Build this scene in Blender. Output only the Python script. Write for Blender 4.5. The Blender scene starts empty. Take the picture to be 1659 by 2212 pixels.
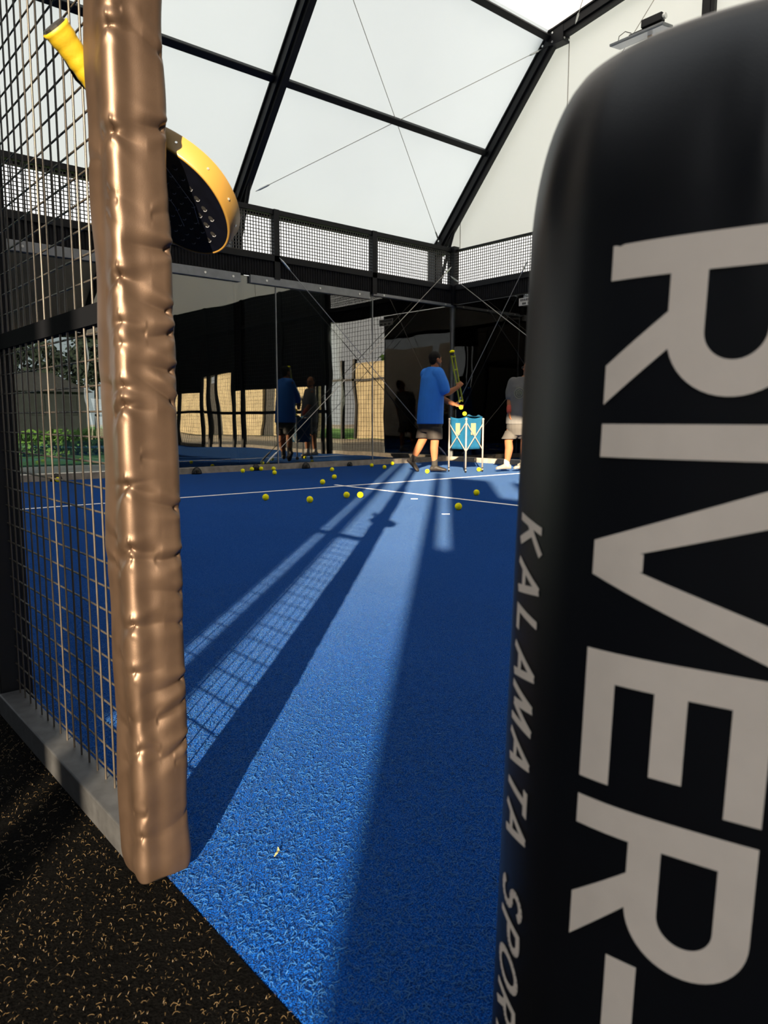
import bpy, bmesh, math, random
import numpy as np
from mathutils import Vector, Matrix
rnd = random.Random(7); nrs = np.random.RandomState(5)
C = bpy.context.scene.collection
S = bpy.context.scene
PI = math.pi

# ---------------------------------------------------------------- camera, sky, sun, exposure
F_PX = 1588.27
YAW, PITCH, ROLL = 0.710126967, 0.125387248, 0.00182197545
CAM = Vector((-0.520278729, -0.212983837, 0.815868775))
fw = Vector((math.sin(YAW)*math.cos(PITCH), math.cos(YAW)*math.cos(PITCH), -math.sin(PITCH)))
r0 = Vector((math.cos(YAW), -math.sin(YAW), 0)); u0 = r0.cross(fw)
rt = r0*math.cos(ROLL)+u0*math.sin(ROLL); up = u0*math.cos(ROLL)-r0*math.sin(ROLL)
cd = bpy.data.cameras.new('camera'); cam = bpy.data.objects.new('camera', cd); C.objects.link(cam)
cam.matrix_world = Matrix(((rt.x, up.x, -fw.x, CAM.x), (rt.y, up.y, -fw.y, CAM.y), (rt.z, up.z, -fw.z, CAM.z), (0, 0, 0, 1)))
cd.sensor_fit = 'HORIZONTAL'; cd.sensor_width = 7.35; cd.lens = 7.35*F_PX/1659
cd.clip_start = 0.02; cd.clip_end = 400
cd.dof.use_dof = True; cd.dof.focus_distance = 2.6; cd.dof.aperture_fstop = 2.6
S.camera = cam
S.view_settings.view_transform = 'Standard'; S.view_settings.look = 'None'
S.view_settings.gamma = 1.0; S.view_settings.exposure = 0.0
S.view_settings.use_curve_mapping = False

SUN_AZ, SUN_TAN = math.radians(45.5), 0.277        # heading of the light and its slope
sd = bpy.data.lights.new('sun', 'SUN'); sun = bpy.data.objects.new('sun', sd); C.objects.link(sun)
sdir = Vector((math.sin(SUN_AZ), math.cos(SUN_AZ), -SUN_TAN)).normalized()
sun.rotation_euler = sdir.to_track_quat('-Z', 'Y').to_euler(); sun.location = (-6, -6, 9)
sd.energy = 26.0; sd.color = (1.0, 0.80, 0.55); sd.angle = math.radians(0.5)

w = bpy.data.worlds.new('world'); S.world = w; w.use_nodes = True
nt = w.node_tree; N = nt.nodes; L = nt.links
bg = N['Background']; tc = N.new('ShaderNodeTexCoord'); sx = N.new('ShaderNodeSeparateXYZ')
L.new(tc.outputs['Generated'], sx.inputs[0])
cr = N.new('ShaderNodeValToRGB'); L.new(sx.outputs['Z'], cr.inputs[0])
cr.color_ramp.elements[0].position = 0.0; cr.color_ramp.elements[0].color = (0.74, 0.80, 0.86, 1)
cr.color_ramp.elements[1].position = 0.7; cr.color_ramp.elements[1].color = (0.92, 0.97, 1.0, 1)
mr = N.new('ShaderNodeMapRange'); L.new(sx.outputs['X'], mr.inputs[0])
mr.inputs[1].default_value = -0.6; mr.inputs[2].default_value = 0.8; mr.inputs[3].default_value = 0.0; mr.inputs[4].default_value = 1.0
mx = N.new('ShaderNodeMix'); mx.data_type = 'RGBA'
L.new(mr.outputs[0], mx.inputs[0]); L.new(cr.outputs[0], mx.inputs[6])
mx.inputs[7].default_value = (1.0, 0.97, 0.91, 1)
L.new(mx.outputs[2], bg.inputs[0]); bg.inputs[1].default_value = 1.8

# ---------------------------------------------------------------- materials
def nmat(name):
    m = bpy.data.materials.new(name); m.use_nodes = True
    return m, m.node_tree.nodes, m.node_tree.links, m.node_tree.nodes['Principled BSDF']
def pmat(name, col, rough=0.5, metal=0.0, spec=0.5, noise=0, namt=0.25, bump=0, bscale=200, sheen=0):
    m, n, l, b = nmat(name)
    b.inputs['Base Color'].default_value = (*col, 1); b.inputs['Roughness'].default_value = rough
    b.inputs['Metallic'].default_value = metal; b.inputs['Specular IOR Level'].default_value = spec
    if sheen: b.inputs['Sheen Weight'].default_value = sheen
    tcn = n.new('ShaderNodeTexCoord')
    if noise:
        t = n.new('ShaderNodeTexNoise'); t.inputs['Scale'].default_value = noise; t.inputs['Detail'].default_value = 4
        l.new(tcn.outputs['Object'], t.inputs['Vector'])
        r = n.new('ShaderNodeValToRGB'); l.new(t.outputs['Fac'], r.inputs[0])
        r.color_ramp.elements[0].position = 0.3; r.color_ramp.elements[1].position = 0.7
        r.color_ramp.elements[0].color = (*[c*(1-namt) for c in col], 1)
        r.color_ramp.elements[1].color = (*[min(1, c*(1+namt)) for c in col], 1)
        l.new(r.outputs[0], b.inputs['Base Color'])
    if bump:
        t = n.new('ShaderNodeTexNoise'); t.inputs['Scale'].default_value = bscale; t.inputs['Detail'].default_value = 3
        l.new(tcn.outputs['Object'], t.inputs['Vector'])
        bp = n.new('ShaderNodeBump'); bp.inputs['Strength'].default_value = bump; bp.inputs['Distance'].default_value = 0.002
        l.new(t.outputs['Fac'], bp.inputs['Height']); l.new(bp.outputs[0], b.inputs['Normal'])
    return m
M = {}
M['steel'] = pmat('black painted steel', (0.004, 0.0045, 0.006), 0.5, 0.0, 0.25, noise=6, namt=.2)
M['matte'] = pmat('matte black steel', (0.004, 0.0045, 0.006), 0.8, 0.0, 0.03)
M['wire'] = pmat('coated wire', (0.03, 0.025, 0.020), 0.38, noise=40, namt=.3)
M['band'] = pmat('dark pleated fabric', (0.006, 0.006, 0.007), 0.8, 0.0, 0.2, noise=12, namt=.4)
M['galv'] = pmat('galvanised steel', (0.10, 0.105, 0.115), 0.5, 0.75, noise=30, namt=.2)
M['clampstrip'] = pmat('grey aluminium', (0.22, 0.23, 0.24), 0.45, 0.5, noise=10, namt=.1)
M['bolt'] = pmat('zinc bolt', (0.75, 0.75, 0.73), 0.3, 0.8)
M['cable'] = pmat('steel cable', (0.45, 0.42, 0.38), 0.4, 0.6)
M['concrete'] = pmat('pale concrete', (0.26, 0.23, 0.19), 0.9, noise=9, namt=.3, bump=.3, bscale=60)
M['paving'] = pmat('beige paving', (0.42, 0.36, 0.27), 0.9, noise=1.5, namt=.25)
M['cream'] = pmat('cream render', (0.62, 0.52, 0.33), 0.9, noise=2, namt=.18)
M['plaster'] = pmat('white plaster', (0.72, 0.70, 0.66), 0.9, noise=3, namt=.1)
M['darkwall'] = pmat('dark cladding', (0.014, 0.015, 0.016), 0.7, noise=3, namt=.4)
M['line'] = pmat('white court line', (0.85, 0.85, 0.85), 0.9, noise=300, namt=.12)
M['blackrubber'] = pmat('black rubber', (0.003, 0.003, 0.0033), 0.3, 0, .3, noise=20, namt=.2)
M['yellowgrip'] = pmat('yellow overgrip', (0.28, 0.195, 0.003), 0.55, noise=30, namt=.12, bump=.2, bscale=150)
M['yellowrim'] = pmat('golden yellow frame', (0.25, 0.145, 0.030), 0.4, noise=8, namt=.06)
M['face'] = pmat('navy carbon face', (0.0015, 0.002, 0.005), 0.4, 0, .3, noise=60, namt=.3)
M['hole'] = pmat('drilled hole', (0.0015, 0.0015, 0.002), 0.9)
M['facemark'] = pmat('pale face line and glint', (0.25, 0.27, 0.32), 0.5)
M['vinyl'] = pmat('black vinyl', (0.005, 0.006, 0.009), 0.42, 0.0, 0.35, noise=8, namt=.15, bump=.10, bscale=900)
M['print'] = pmat('beige print', (0.90, 0.79, 0.70), 0.7, noise=40, namt=.03)
M['ball'] = pmat('yellow felt', (0.90, 0.82, 0.010), 0.95, 0, .1, noise=90, namt=.12)
M['seam'] = pmat('pale seam', (0.55, 0.52, 0.15), 0.8)
M['skin'] = pmat('skin', (0.27, 0.108, 0.050), 0.7, 0, .2, noise=9, namt=.08)
M['hair'] = pmat('dark hair', (0.005, 0.004, 0.003), 0.8, 0, .2, noise=80, namt=.5, bump=.5, bscale=120)
M['beard'] = pmat('stubble', (0.10, 0.06, 0.045), 0.8, noise=90, namt=.4)
M['blueshirt'] = pmat('blue jersey', (0.014, 0.16, 0.60), 0.8, noise=5, namt=.08, bump=.2, bscale=500)
M['greyshirt'] = pmat('grey jersey', (0.10, 0.097, 0.094), 0.85, noise=6, namt=.1, bump=.2, bscale=500)
M['brownshorts'] = pmat('dark brown shorts', (0.011, 0.0075, 0.006), 0.75, noise=6, namt=.15)
M['greyshorts'] = pmat('grey shorts', (0.06, 0.055, 0.05), 0.8, noise=6, namt=.12)
M['sock'] = pmat('black sock', (0.02, 0.018, 0.016), 0.9)
M['shoeblack'] = pmat('black shoe', (0.012, 0.009, 0.007), 0.6, noise=25, namt=.3)
M['shoewhite'] = pmat('white shoe', (0.22, 0.205, 0.18), 0.6, noise=30, namt=.12)
M['whitesock'] = pmat('white sock', (0.40, 0.38, 0.36), 0.9)
M['red'] = pmat('coral wristband', (0.40, 0.055, 0.03), 0.7)
M['black'] = pmat('black plastic', (0.01, 0.01, 0.01), 0.4)
M['tube'] = pmat('lime tube', (0.32, 0.36, 0.02), 0.35)
M['teal'] = pmat('teal nylon', (0.003, 0.075, 0.16), 0.6, noise=12, namt=.15, bump=.2, bscale=90)
M['whitetube'] = pmat('white aluminium tube', (0.27, 0.255, 0.235), 0.4, 0.2)
M['pale'] = pmat('pale patch', (0.20, 0.21, 0.13), 0.7)
M['lampglass'] = pmat('lamp lens', (0.6, 0.6, 0.6), 0.2)
M['wood'] = pmat('tan bracket', (0.55, 0.36, 0.16), 0.5)
M['eye'] = pmat('eye', (0.03, 0.02, 0.015), 0.3)
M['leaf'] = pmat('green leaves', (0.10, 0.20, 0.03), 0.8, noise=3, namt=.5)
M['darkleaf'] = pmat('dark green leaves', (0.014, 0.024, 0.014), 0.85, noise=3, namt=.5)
M['bark'] = pmat('bark', (0.06, 0.045, 0.035), 0.9, noise=8, namt=.3)
M['lawn'] = pmat('lawn', (0.10, 0.26, 0.03), 0.95, noise=3, namt=.45)
M['housewall'] = pmat('grey house wall', (0.022, 0.024, 0.027), 0.9, noise=2, namt=.2)
M['rooftile'] = pmat('dark roof tile', (0.03, 0.027, 0.027), 0.9, noise=5, namt=.3)

def turf_mat():
    """short curly pile: the shading normal wanders like the lie of the fibres"""
    m, n, l, b = nmat('blue turf'); b.inputs['Roughness'].default_value = 0.6; b.inputs['Specular IOR Level'].default_value = 0.0; b.inputs['Sheen Weight'].default_value = SH; b.inputs['Sheen Roughness'].default_value = .3; b.inputs['Sheen Tint'].default_value = (.45, .75, 1, 1)
    b.inputs['Specular Tint'].default_value = (.55, .80, 1.0, 1)
    tcn = n.new('ShaderNodeTexCoord')
    a = n.new('ShaderNodeTexNoise'); a.inputs['Scale'].default_value = 330; a.inputs['Detail'].default_value = 3; a.inputs['Roughness'].default_value = .65
    c = n.new('ShaderNodeTexNoise'); c.inputs['Scale'].default_value = 1.3; c.inputs['Detail'].default_value = 4
    d = n.new('ShaderNodeTexNoise'); d.inputs['Scale'].default_value = 420; d.inputs['Detail'].default_value = 2
    for t in (a, c, d): l.new(tcn.outputs['Object'], t.inputs['Vector'])
    r = n.new('ShaderNodeValToRGB'); l.new(a.outputs['Fac'], r.inputs[0]); e = r.color_ramp.elements
    e[0].position = .36; e[0].color = TURF_A; e[1].position = .66; e[1].color = TURF_B
    mm = n.new('ShaderNodeMix'); mm.data_type = 'RGBA'; mm.blend_type = 'MULTIPLY'; mm.inputs[0].default_value = .25
    l.new(r.outputs[0], mm.inputs[6]); l.new(c.outputs['Fac'], mm.inputs[7]); l.new(mm.outputs[2], b.inputs['Base Color'])
    v1 = n.new('ShaderNodeVectorMath'); v1.operation = 'MULTIPLY_ADD'; l.new(d.outputs['Color'], v1.inputs[0])
    v1.inputs[1].default_value = (5.0, 5.0, 1.0); v1.inputs[2].default_value = (-2.5, -2.5, .15)
    v2 = n.new('ShaderNodeVectorMath'); v2.operation = 'NORMALIZE'; l.new(v1.outputs[0], v2.inputs[0]); l.new(v2.outputs[0], b.inputs['Normal'])
    return m
SH = 0.16
TURF_A, TURF_B = (0.0004, 0.019, 0.150, 1), (0.008, 0.088, 0.40, 1)
M['turf'] = turf_mat()
M['fibre'] = pmat('turf fibre', (0.018, 0.078, 0.23), 0.6, 0, .1)
M['rubberfloor'] = pmat('black crumb floor', (0.0016, 0.0016, 0.0016), 0.9, 0.0, 0.03, noise=260, namt=.8, bump=.9, bscale=260)
M['dryfibre'] = pmat('dry golden fibre', (0.075, 0.048, 0.018), 0.5)

def roof_mat():
    m, n, l, b = nmat('white roof membrane'); n.remove(b)
    out = n['Material Output']; tr = n.new('ShaderNodeBsdfTranslucent'); df = n.new('ShaderNodeBsdfDiffuse'); ad = n.new('ShaderNodeAddShader')
    tcn = n.new('ShaderNodeTexCoord'); t = n.new('ShaderNodeTexNoise'); t.inputs['Scale'].default_value = .35; t.inputs['Detail'].default_value = 3
    l.new(tcn.outputs['Object'], t.inputs['Vector'])
    r = n.new('ShaderNodeValToRGB'); l.new(t.outputs['Fac'], r.inputs[0]); e = r.color_ramp.elements
    e[0].position = .3; e[0].color = (.45, .45, .45, 1); e[1].position = .7; e[1].color = (.49, .49, .49, 1)
    l.new(r.outputs[0], tr.inputs[0]); df.inputs[0].default_value = (.40, .40, .40, 1)
    l.new(tr.outputs[0], ad.inputs[0]); l.new(df.outputs[0], ad.inputs[1]); l.new(ad.outputs[0], out.inputs[0])
    return m
M['roof'] = roof_mat()
M['roofopaque'] = pmat('glow-blocking opaque membrane', (0.42, 0.40, 0.37), 0.9, noise=.5, namt=.1)  # made opaque to keep sun glow out of the court

def glass_mat():
    m, n, l, b = nmat('tinted court glass'); n.remove(b)
    out = n['Material Output']; tr = n.new('ShaderNodeBsdfTransparent'); gl = n.new('ShaderNodeBsdfGlossy'); mx_ = n.new('ShaderNodeMixShader')
    tr.inputs[0].default_value = (.46, .50, .50, 1); gl.inputs['Roughness'].default_value = 0.0; gl.inputs[0].default_value = (.95, .93, .88, 1)
    fr = n.new('ShaderNodeFresnel'); fr.inputs[0].default_value = 1.65
    ma = n.new('ShaderNodeMath'); ma.operation = 'MULTIPLY_ADD'; ma.inputs[1].default_value = 1.2; ma.inputs[2].default_value = 0.07; ma.use_clamp = True
    l.new(fr.outputs[0], ma.inputs[0])
    tcn = n.new('ShaderNodeTexCoord'); t = n.new('ShaderNodeTexNoise'); t.inputs['Scale'].default_value = 1.1; t.inputs['Detail'].default_value = 1
    l.new(tcn.outputs['Object'], t.inputs['Vector'])
    bp = n.new('ShaderNodeBump'); bp.inputs['Strength'].default_value = 0.14; bp.inputs['Distance'].default_value = .02
    l.new(t.outputs['Fac'], bp.inputs['Height']); l.new(bp.outputs[0], gl.inputs['Normal'])
    l.new(ma.outputs[0], mx_.inputs[0]); l.new(tr.outputs[0], mx_.inputs[1]); l.new(gl.outputs[0], mx_.inputs[2]); l.new(mx_.outputs[0], out.inputs[0])
    return m
M['glass'] = glass_mat()

def bronze_mat():
    m, n, l, b = nmat('bronze satin vinyl')
    b.inputs['Metallic'].default_value = .72; b.inputs['Roughness'].default_value = .46
    tcn = n.new('ShaderNodeTexCoord'); a = n.new('ShaderNodeTexNoise'); a.inputs['Scale'].default_value = 14; a.inputs['Detail'].default_value = 4
    l.new(tcn.outputs['Object'], a.inputs['Vector'])
    r = n.new('ShaderNodeValToRGB'); l.new(a.outputs['Fac'], r.inputs[0]); e = r.color_ramp.elements
    e[0].position = .3; e[0].color = (0.066, 0.043, 0.030, 1); e[1].position = .7; e[1].color = (0.094, 0.063, 0.045, 1)
    l.new(r.outputs[0], b.inputs['Base Color'])
    f = n.new('ShaderNodeTexNoise'); f.inputs['Scale'].default_value = 900; f.inputs['Detail'].default_value = 2
    l.new(tcn.outputs['Object'], f.inputs['Vector'])
    bp = n.new('ShaderNodeBump'); bp.inputs['Strength'].default_value = .25; bp.inputs['Distance'].default_value = .0006
    l.new(f.outputs['Fac'], bp.inputs['Height']); l.new(bp.outputs[0], b.inputs['Normal'])
    return m
M['bronze'] = bronze_mat()

# ---------------------------------------------------------------- helpers
def tag(o, label=None, cat=None, group=None, kind=None):
    if label: o['label'] = label
    if cat: o['category'] = cat
    if group: o['group'] = group
    if kind: o['kind'] = kind
    return o
def empty(name, loc=(0, 0, 0), rz=0):
    o = bpy.data.objects.new(name, None); C.objects.link(o); o.location = loc; o.rotation_euler = (0, 0, rz); o.empty_display_size = .1
    return o
class MB:
    def __init__(s): s.v = []; s.f = []
    def add(s, vs, fs):
        k = len(s.v); s.v += [tuple(v) for v in vs]; s.f += [tuple(i+k for i in f) for f in fs]; return s
    def box(s, a, b):
        (x0, y0, z0), (x1, y1, z1) = a, b
        return s.add([(x0, y0, z0), (x1, y0, z0), (x1, y1, z0), (x0, y1, z0), (x0, y0, z1), (x1, y0, z1), (x1, y1, z1), (x0, y1, z1)],
                     [(0, 3, 2, 1), (4, 5, 6, 7), (0, 1, 5, 4), (1, 2, 6, 5), (2, 3, 7, 6), (3, 0, 4, 7)])
    def obox(s, c, ax, ay, az):   # oriented box: centre, three half vectors
        c, ax, ay, az = map(Vector, (c, ax, ay, az))
        return s.add([c+i*ax+j*ay+k*az for k in (-1, 1) for (i, j) in ((-1, -1), (1, -1), (1, 1), (-1, 1))],
                     [(0, 3, 2, 1), (4, 5, 6, 7), (0, 1, 5, 4), (1, 2, 6, 5), (2, 3, 7, 6), (3, 0, 4, 7)])
    def bar(s, p, q, wa, wb=None, ref=(0, 0, 1)):   # rectangular bar between two points
        p, q = Vector(p), Vector(q); d = (q-p); h = d*.5; d = d.normalized(); ref = Vector(ref)
        if abs(d.dot(ref)) > .98: ref = Vector((1, 0, 0))
        a = d.cross(ref).normalized(); b_ = a.cross(d)
        return s.obox((p+q)*.5, a*(wa/2), b_*((wb or wa)/2), h)
    def tube(s, pts, rad, n=8, cap=True):
        pts = [Vector(p) for p in pts]; k = len(s.v); m = len(pts)
        rr = rad if isinstance(rad, (list, tuple)) else [rad]*m
        prev = None; vs = []
        for i, p in enumerate(pts):
            d = (pts[min(i+1, m-1)]-pts[max(i-1, 0)]).normalized()
            if prev is None:
                a = d.cross(Vector((0, 0, 1)) if abs(d.z) < .9 else Vector((1, 0, 0))).normalized()
            else: a = (prev-d*prev.dot(d)).normalized()
            prev = a; b_ = d.cross(a)
            vs += [p+rr[i]*(math.cos(2*PI*j/n)*a+math.sin(2*PI*j/n)*b_) for j in range(n)]
        fs = [(i*n+j, i*n+(j+1) % n, (i+1)*n+(j+1) % n, (i+1)*n+j) for i in range(m-1) for j in range(n)]
        if cap: fs += [tuple(range(n-1, -1, -1)), tuple((m-1)*n+j for j in range(n))]
        return s.add(vs, fs)
    def loft(s, rings):           # rings: (centre, vecA, vecB)
        n = 20; m = len(rings); vs = []
        for c, a, b_ in rings:
            c, a, b_ = Vector(c), Vector(a), Vector(b_)
            vs += [c+a*math.cos(2*PI*j/n)+b_*math.sin(2*PI*j/n) for j in range(n)]
        fs = [(i*n+j, i*n+(j+1) % n, (i+1)*n+(j+1) % n, (i+1)*n+j) for i in range(m-1) for j in range(n)]
        fs += [tuple(range(n-1, -1, -1)), tuple((m-1)*n+j for j in range(n))]
        return s.add(vs, fs)
    def ell(s, c, ax, ay, az, n=20, m=12):
        c, ax, ay, az = map(Vector, (c, ax, ay, az)); vs = [c-az]
        for i in range(1, m):
            t = PI*i/m
            vs += [c-az*math.cos(t)+math.sin(t)*(ax*math.cos(2*PI*j/n)+ay*math.sin(2*PI*j/n)) for j in range(n)]
        vs.append(c+az)
        fs = [(0, 1+(j+1) % n, 1+j) for j in range(n)]
        fs += [(1+i*n+j, 1+i*n+(j+1) % n, 1+(i+1)*n+(j+1) % n, 1+(i+1)*n+j) for i in range(m-2) for j in range(n)]
        e = len(vs)-1
        fs += [(1+(m-2)*n+j, 1+(m-2)*n+(j+1) % n, e) for j in range(n)]
        return s.add(vs, fs)
    def sheet(s, fn, nu, nv, closed=False):
        vs = [fn(i/(nu if closed else nu-1), j/(nv-1)) for j in range(nv) for i in range(nu)]
        kk = nu if closed else nu-1
        fs = [(j*nu+i, j*nu+(i+1) % nu, (j+1)*nu+(i+1) % nu, (j+1)*nu+i) for j in range(nv-1) for i in range(kk)]
        return s.add(vs, fs)
    def build(s, name, mat, parent=None, smooth=False, bevel=0):
        me = bpy.data.meshes.new(name); me.from_pydata([tuple(v) for v in s.v], [], s.f); me.update()
        bm = bmesh.new(); bm.from_mesh(me); bmesh.ops.recalc_face_normals(bm, faces=bm.faces); bm.to_mesh(me); bm.free()
        me.materials.append(mat)
        if smooth:
            for p in me.polygons: p.use_smooth = True
        o = bpy.data.objects.new(name, me); C.objects.link(o)
        if parent: o.parent = parent
        if bevel:
            bv = o.modifiers.new('bevel', 'BEVEL'); bv.width = bevel; bv.segments = 2; bv.limit_method = 'ANGLE'
        return o
def fuse(o, voxel=.008, smooth=6):   # one continuous skin from overlapping closed shells
    r = o.modifiers.new('remesh', 'REMESH'); r.mode = 'VOXEL'; r.voxel_size = voxel
    sm = o.modifiers.new('smooth', 'SMOOTH'); sm.factor = .5; sm.iterations = smooth
    bpy.context.view_layer.update()
    dg = bpy.context.evaluated_depsgraph_get()
    me = bpy.data.meshes.new_from_object(o.evaluated_get(dg)); old = o.data
    o.modifiers.clear(); o.data = me; bpy.data.meshes.remove(old)
    for p in me.polygons: p.use_smooth = True
    return o

# ================================================================ SETTING: ground, court floor
g = MB().box((-60, -60, -.30), (80, 110, -.05)).build('ground', M['paving']); tag(g, kind='structure')
fl = MB().box((-.012, -10.0, -.05), (10.0, 10.0, 0)).build('floor', M['turf']); tag(fl, 'blue artificial turf of the padel court', kind='structure')
MB().box((.02, 6.925, .0), (9.98, 6.975, .0022)).build('service_line', M['line'], fl)
MB().box((4.975, 0, .0), (5.025, 6.92, .0020)).build('center_line', M['line'], fl)
MB().box((4.975, 6.98, .0), (5.025, 7.15, .0020)).build('center_line', M['line'], fl)
rf = MB().box((-7, -14, -.05), (-.014, 14, -.002)).build('floor_walkway', M['rubberfloor']); tag(rf, 'black rubber crumb walkway outside the court', kind='structure')

def fibres(name, n, xr, yr, mat, z0, lw, length, label, dens=None):
    vs = []; fs = []
    K = 5
    xs = nrs.uniform(*xr, n); ys = nrs.uniform(*yr, n)
    if dens is not None:
        keep = dens(xs, ys); xs, ys = xs[keep], ys[keep]
    n = len(xs)
    th = nrs.uniform(0, 2*PI, n); k1 = nrs.normal(0, 1.0, n); ln = nrs.uniform(*length, n); zz = nrs.uniform(0, .004, n); wd = nrs.uniform(*lw, n)
    P = np.zeros((n, K, 2, 3)); px, py = xs.copy(), ys.copy(); t = th.copy()
    for i in range(K):
        nx, ny = -np.sin(t), np.cos(t)
        wi = wd*(.35+.65*math.sin(PI*(i+.5)/K))
        hump = z0+zz*math.sin(PI*i/(K-1))+.0012
        for sgn, q in ((-1, 0), (1, 1)):
            P[:, i, q, 0] = px+sgn*nx*wi; P[:, i, q, 1] = py+sgn*ny*wi; P[:, i, q, 2] = hump+sgn*wi*.5
        px += np.cos(t)*ln/(K-1); py += np.sin(t)*ln/(K-1); t += k1*.75
    vs = P.reshape(-1, 3)
    base = np.arange(n)[:, None]*(K*2)
    fr = np.concatenate([np.stack([base[:, 0]+i*2, base[:, 0]+i*2+1, base[:, 0]+i*2+3, base[:, 0]+i*2+2], 1) for i in range(K-1)], 0)
    me = bpy.data.meshes.new(name); me.vertices.add(len(vs)); me.vertices.foreach_set('co', vs.ravel())
    me.loops.add(fr.size); me.loops.foreach_set('vertex_index', fr.ravel().astype(np.int32))
    me.polygons.add(len(fr)); me.polygons.foreach_set('loop_start', np.arange(0, fr.size, 4, dtype=np.int32)); 
    me.update(calc_edges=True); me.validate(); me.materials.append(mat)
    o = bpy.data.objects.new(name, me); C.objects.link(o); tag(o, label, 'turf', kind='stuff'); return o
fibres('turf_fibres', 64000, (-.012, 1.9), (.3, 3.0), M['fibre'], 0.0, (.0004, .0009), (.007, .018), 'curly blue fibres of the court turf by the gate',
       lambda x, y: (nrs.uniform(0, 1, len(x)) < np.clip(1.5/(1.0+(x*x+(y-.6)**2)), 0, 1)))
fibres('walkway_fibres', 17000, (-1.0, -.014), (.0, 2.2), M['dryfibre'], -.002, (.0002, .00045), (.003, .011), 'dry golden fibres scattered over the black walkway')

# ================================================================ SETTING: glass walls of the court
def bolt(mb, c, nrm, r=.016):
    c, nrm = Vector(c), Vector(nrm); mb.tube([c, c+nrm*.01], r, 8)
wb = empty('wall_back', (0, 10, 0)); tag(wb, kind='structure')
def wp(mb, name, mat, par, **k):
    o = mb.build(name, mat, None, **k); o.parent = par; o.matrix_parent_inverse = Matrix.Translation(-Vector(par.location)); return o
for i in range(5):
    wp(MB().box((i*2+.006, 10.02, .10), (i*2+1.994, 10.032, 3.0)), 'glass_pane', M['glass'], wb)
wp(MB().box((-.1, 10.0, -.05), (10.1, 10.14, .088)), 'kerb', M['concrete'], wb)
mb = MB().box((-.1, 9.985, 3.02), (10.0, 10.06, 3.30))
for i in range(200): mb.box((i*.05, 9.974, 3.03), (i*.05+.022, 9.985, 3.27))
wp(mb, 'pleated_band', M['band'], wb)
wp(MB().box((-.1, 9.95, 3.27), (10.0, 10.05, 3.36)), 'upper_rail', M['steel'], wb)
wp(MB().box((-.1, 9.97, 3.985), (10.0, 10.04, 4.06)), 'top_rail', M['steel'], wb)
mb = MB()
for i in range(200): mb.box((i*.05, 10.0, 3.34), (i*.05+.013, 10.009, 4.0))
for k in range(13): mb.box((0, 9.992, 3.37+k*.05), (10, 10.0, 3.382+k*.05))
wp(mb, 'wire_mesh', M['wire'], wb)
for i in range(0, 5): wp(MB().box((i*2-.05, 9.95, 3.0), (i*2+.05, 10.05, 4.06)), 'mesh_post', M['steel'], wb)
# grey clamp strips along the head of the panes
for a, b_, hgt in ((0.05, 1.97, .13), (2.03, 3.97, .13), (4.03, 5.35, .13), (5.52, 7.9, .12), (7.98, 9.97, .05)):
    st = wp(MB().box((a, 9.965, 3.02-hgt), (b_, 10.018, 3.02)), 'clamp_strip', M['clampstrip'], wb, bevel=.004)
    for t in (.12, .55, .9):
        q = MB(); bolt(q, (a+(b_-a)*t, 9.966, 3.02-hgt*.5), (0, -1, 0), .018)
        q.build('bolt', M['bolt'], st)
for i in range(1, 5):
    wp(MB().box((i*2-.008, 10.012, .09), (i*2+.008, 10.04, 3.0)), 'pane_joint', M['clampstrip'], wb)

wr = empty('wall_right', (10, 0, 0)); tag(wr, kind='structure')
for i in range(4, 5):
    wp(MB().box((10.02, i*2+.006, .10), (10.032, i*2+1.994, 3.0)), 'glass_pane', M['glass'], wr)
wp(MB().box((10.0, -10, -.05), (10.14, 9.999, .088)), 'kerb', M['concrete'], wr)
mb = MB().box((9.985, 6.0, 3.02), (10.06, 9.97, 3.30))
for i in range(80): mb.box((9.974, 6+i*.05, 3.03), (9.985, 6+i*.05+.022, 3.27))
wp(mb, 'pleated_band', M['band'], wr)
wp(MB().box((9.95, -10, 3.27), (10.05, 9.94, 3.36)), 'upper_rail', M['steel'], wr)
wp(MB().box((9.99, -10, 3.99), (10.03, 9.94, 4.025)), 'top_rail', M['steel'], wr)
mb = MB()
for i in range(80): mb.box((10.0, 6+i*.05, 3.34), (10.009, 6+i*.05+.013, 4.0))
for k in range(13): mb.box((9.992, 6, 3.37+k*.05), (10.0, 10, 3.382+k*.05))
wp(mb, 'wire_mesh', M['wire'], wr)
mb = MB()                                         # open fence of the far half
for i in range(180): mb.box((10.0, -10+i*.1, .1), (10.006, -10+i*.1+.006, 4.0))
for k in range(39): mb.box((9.994, -10, .15+k*.1), (10.0, 8, .156+k*.1))
wp(mb, 'fence_mesh', M['wire'], wr)
for y0, y1, z0 in ((-10, -.45, 1.62), (-.45, 1.5, 2.16), (1.5, 5.9, 1.62)): wp(MB().box((10.012, y0, z0), (10.018, y1, 4.02)), 'windscreen', M['band'], wr)
wp(MB().box((9.95, -.50, 0), (10.04, -.40, 2.2)).box((9.95, 1.45, 0), (10.04, 1.55, 2.2)).box((9.95, -.40, 2.1), (10.04, 1.45, 2.2)).box((9.96, .5, 0), (10.03, .56, 2.1)), 'gate_frame', M['steel'], wr)
for i in range(-5, 4): wp(MB().box((9.95, i*2-.05, 0.0), (10.05, i*2+.05, 4.03)), 'fence_post', M['steel'], wr)
wp(MB().box((9.95, -10, .95), (10.05, 6, 1.03)), 'fence_rail', M['steel'], wr)
wp(MB().box((9.92, 9.90, 3.0), (10.06, 10.06, 4.08)), 'corner_post', M['steel'], wr)
wp(MB().box((9.99, 9.99, .088), (10.03, 10.03, 3.02)), 'pane_joint', M['clampstrip'], wr)
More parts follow.
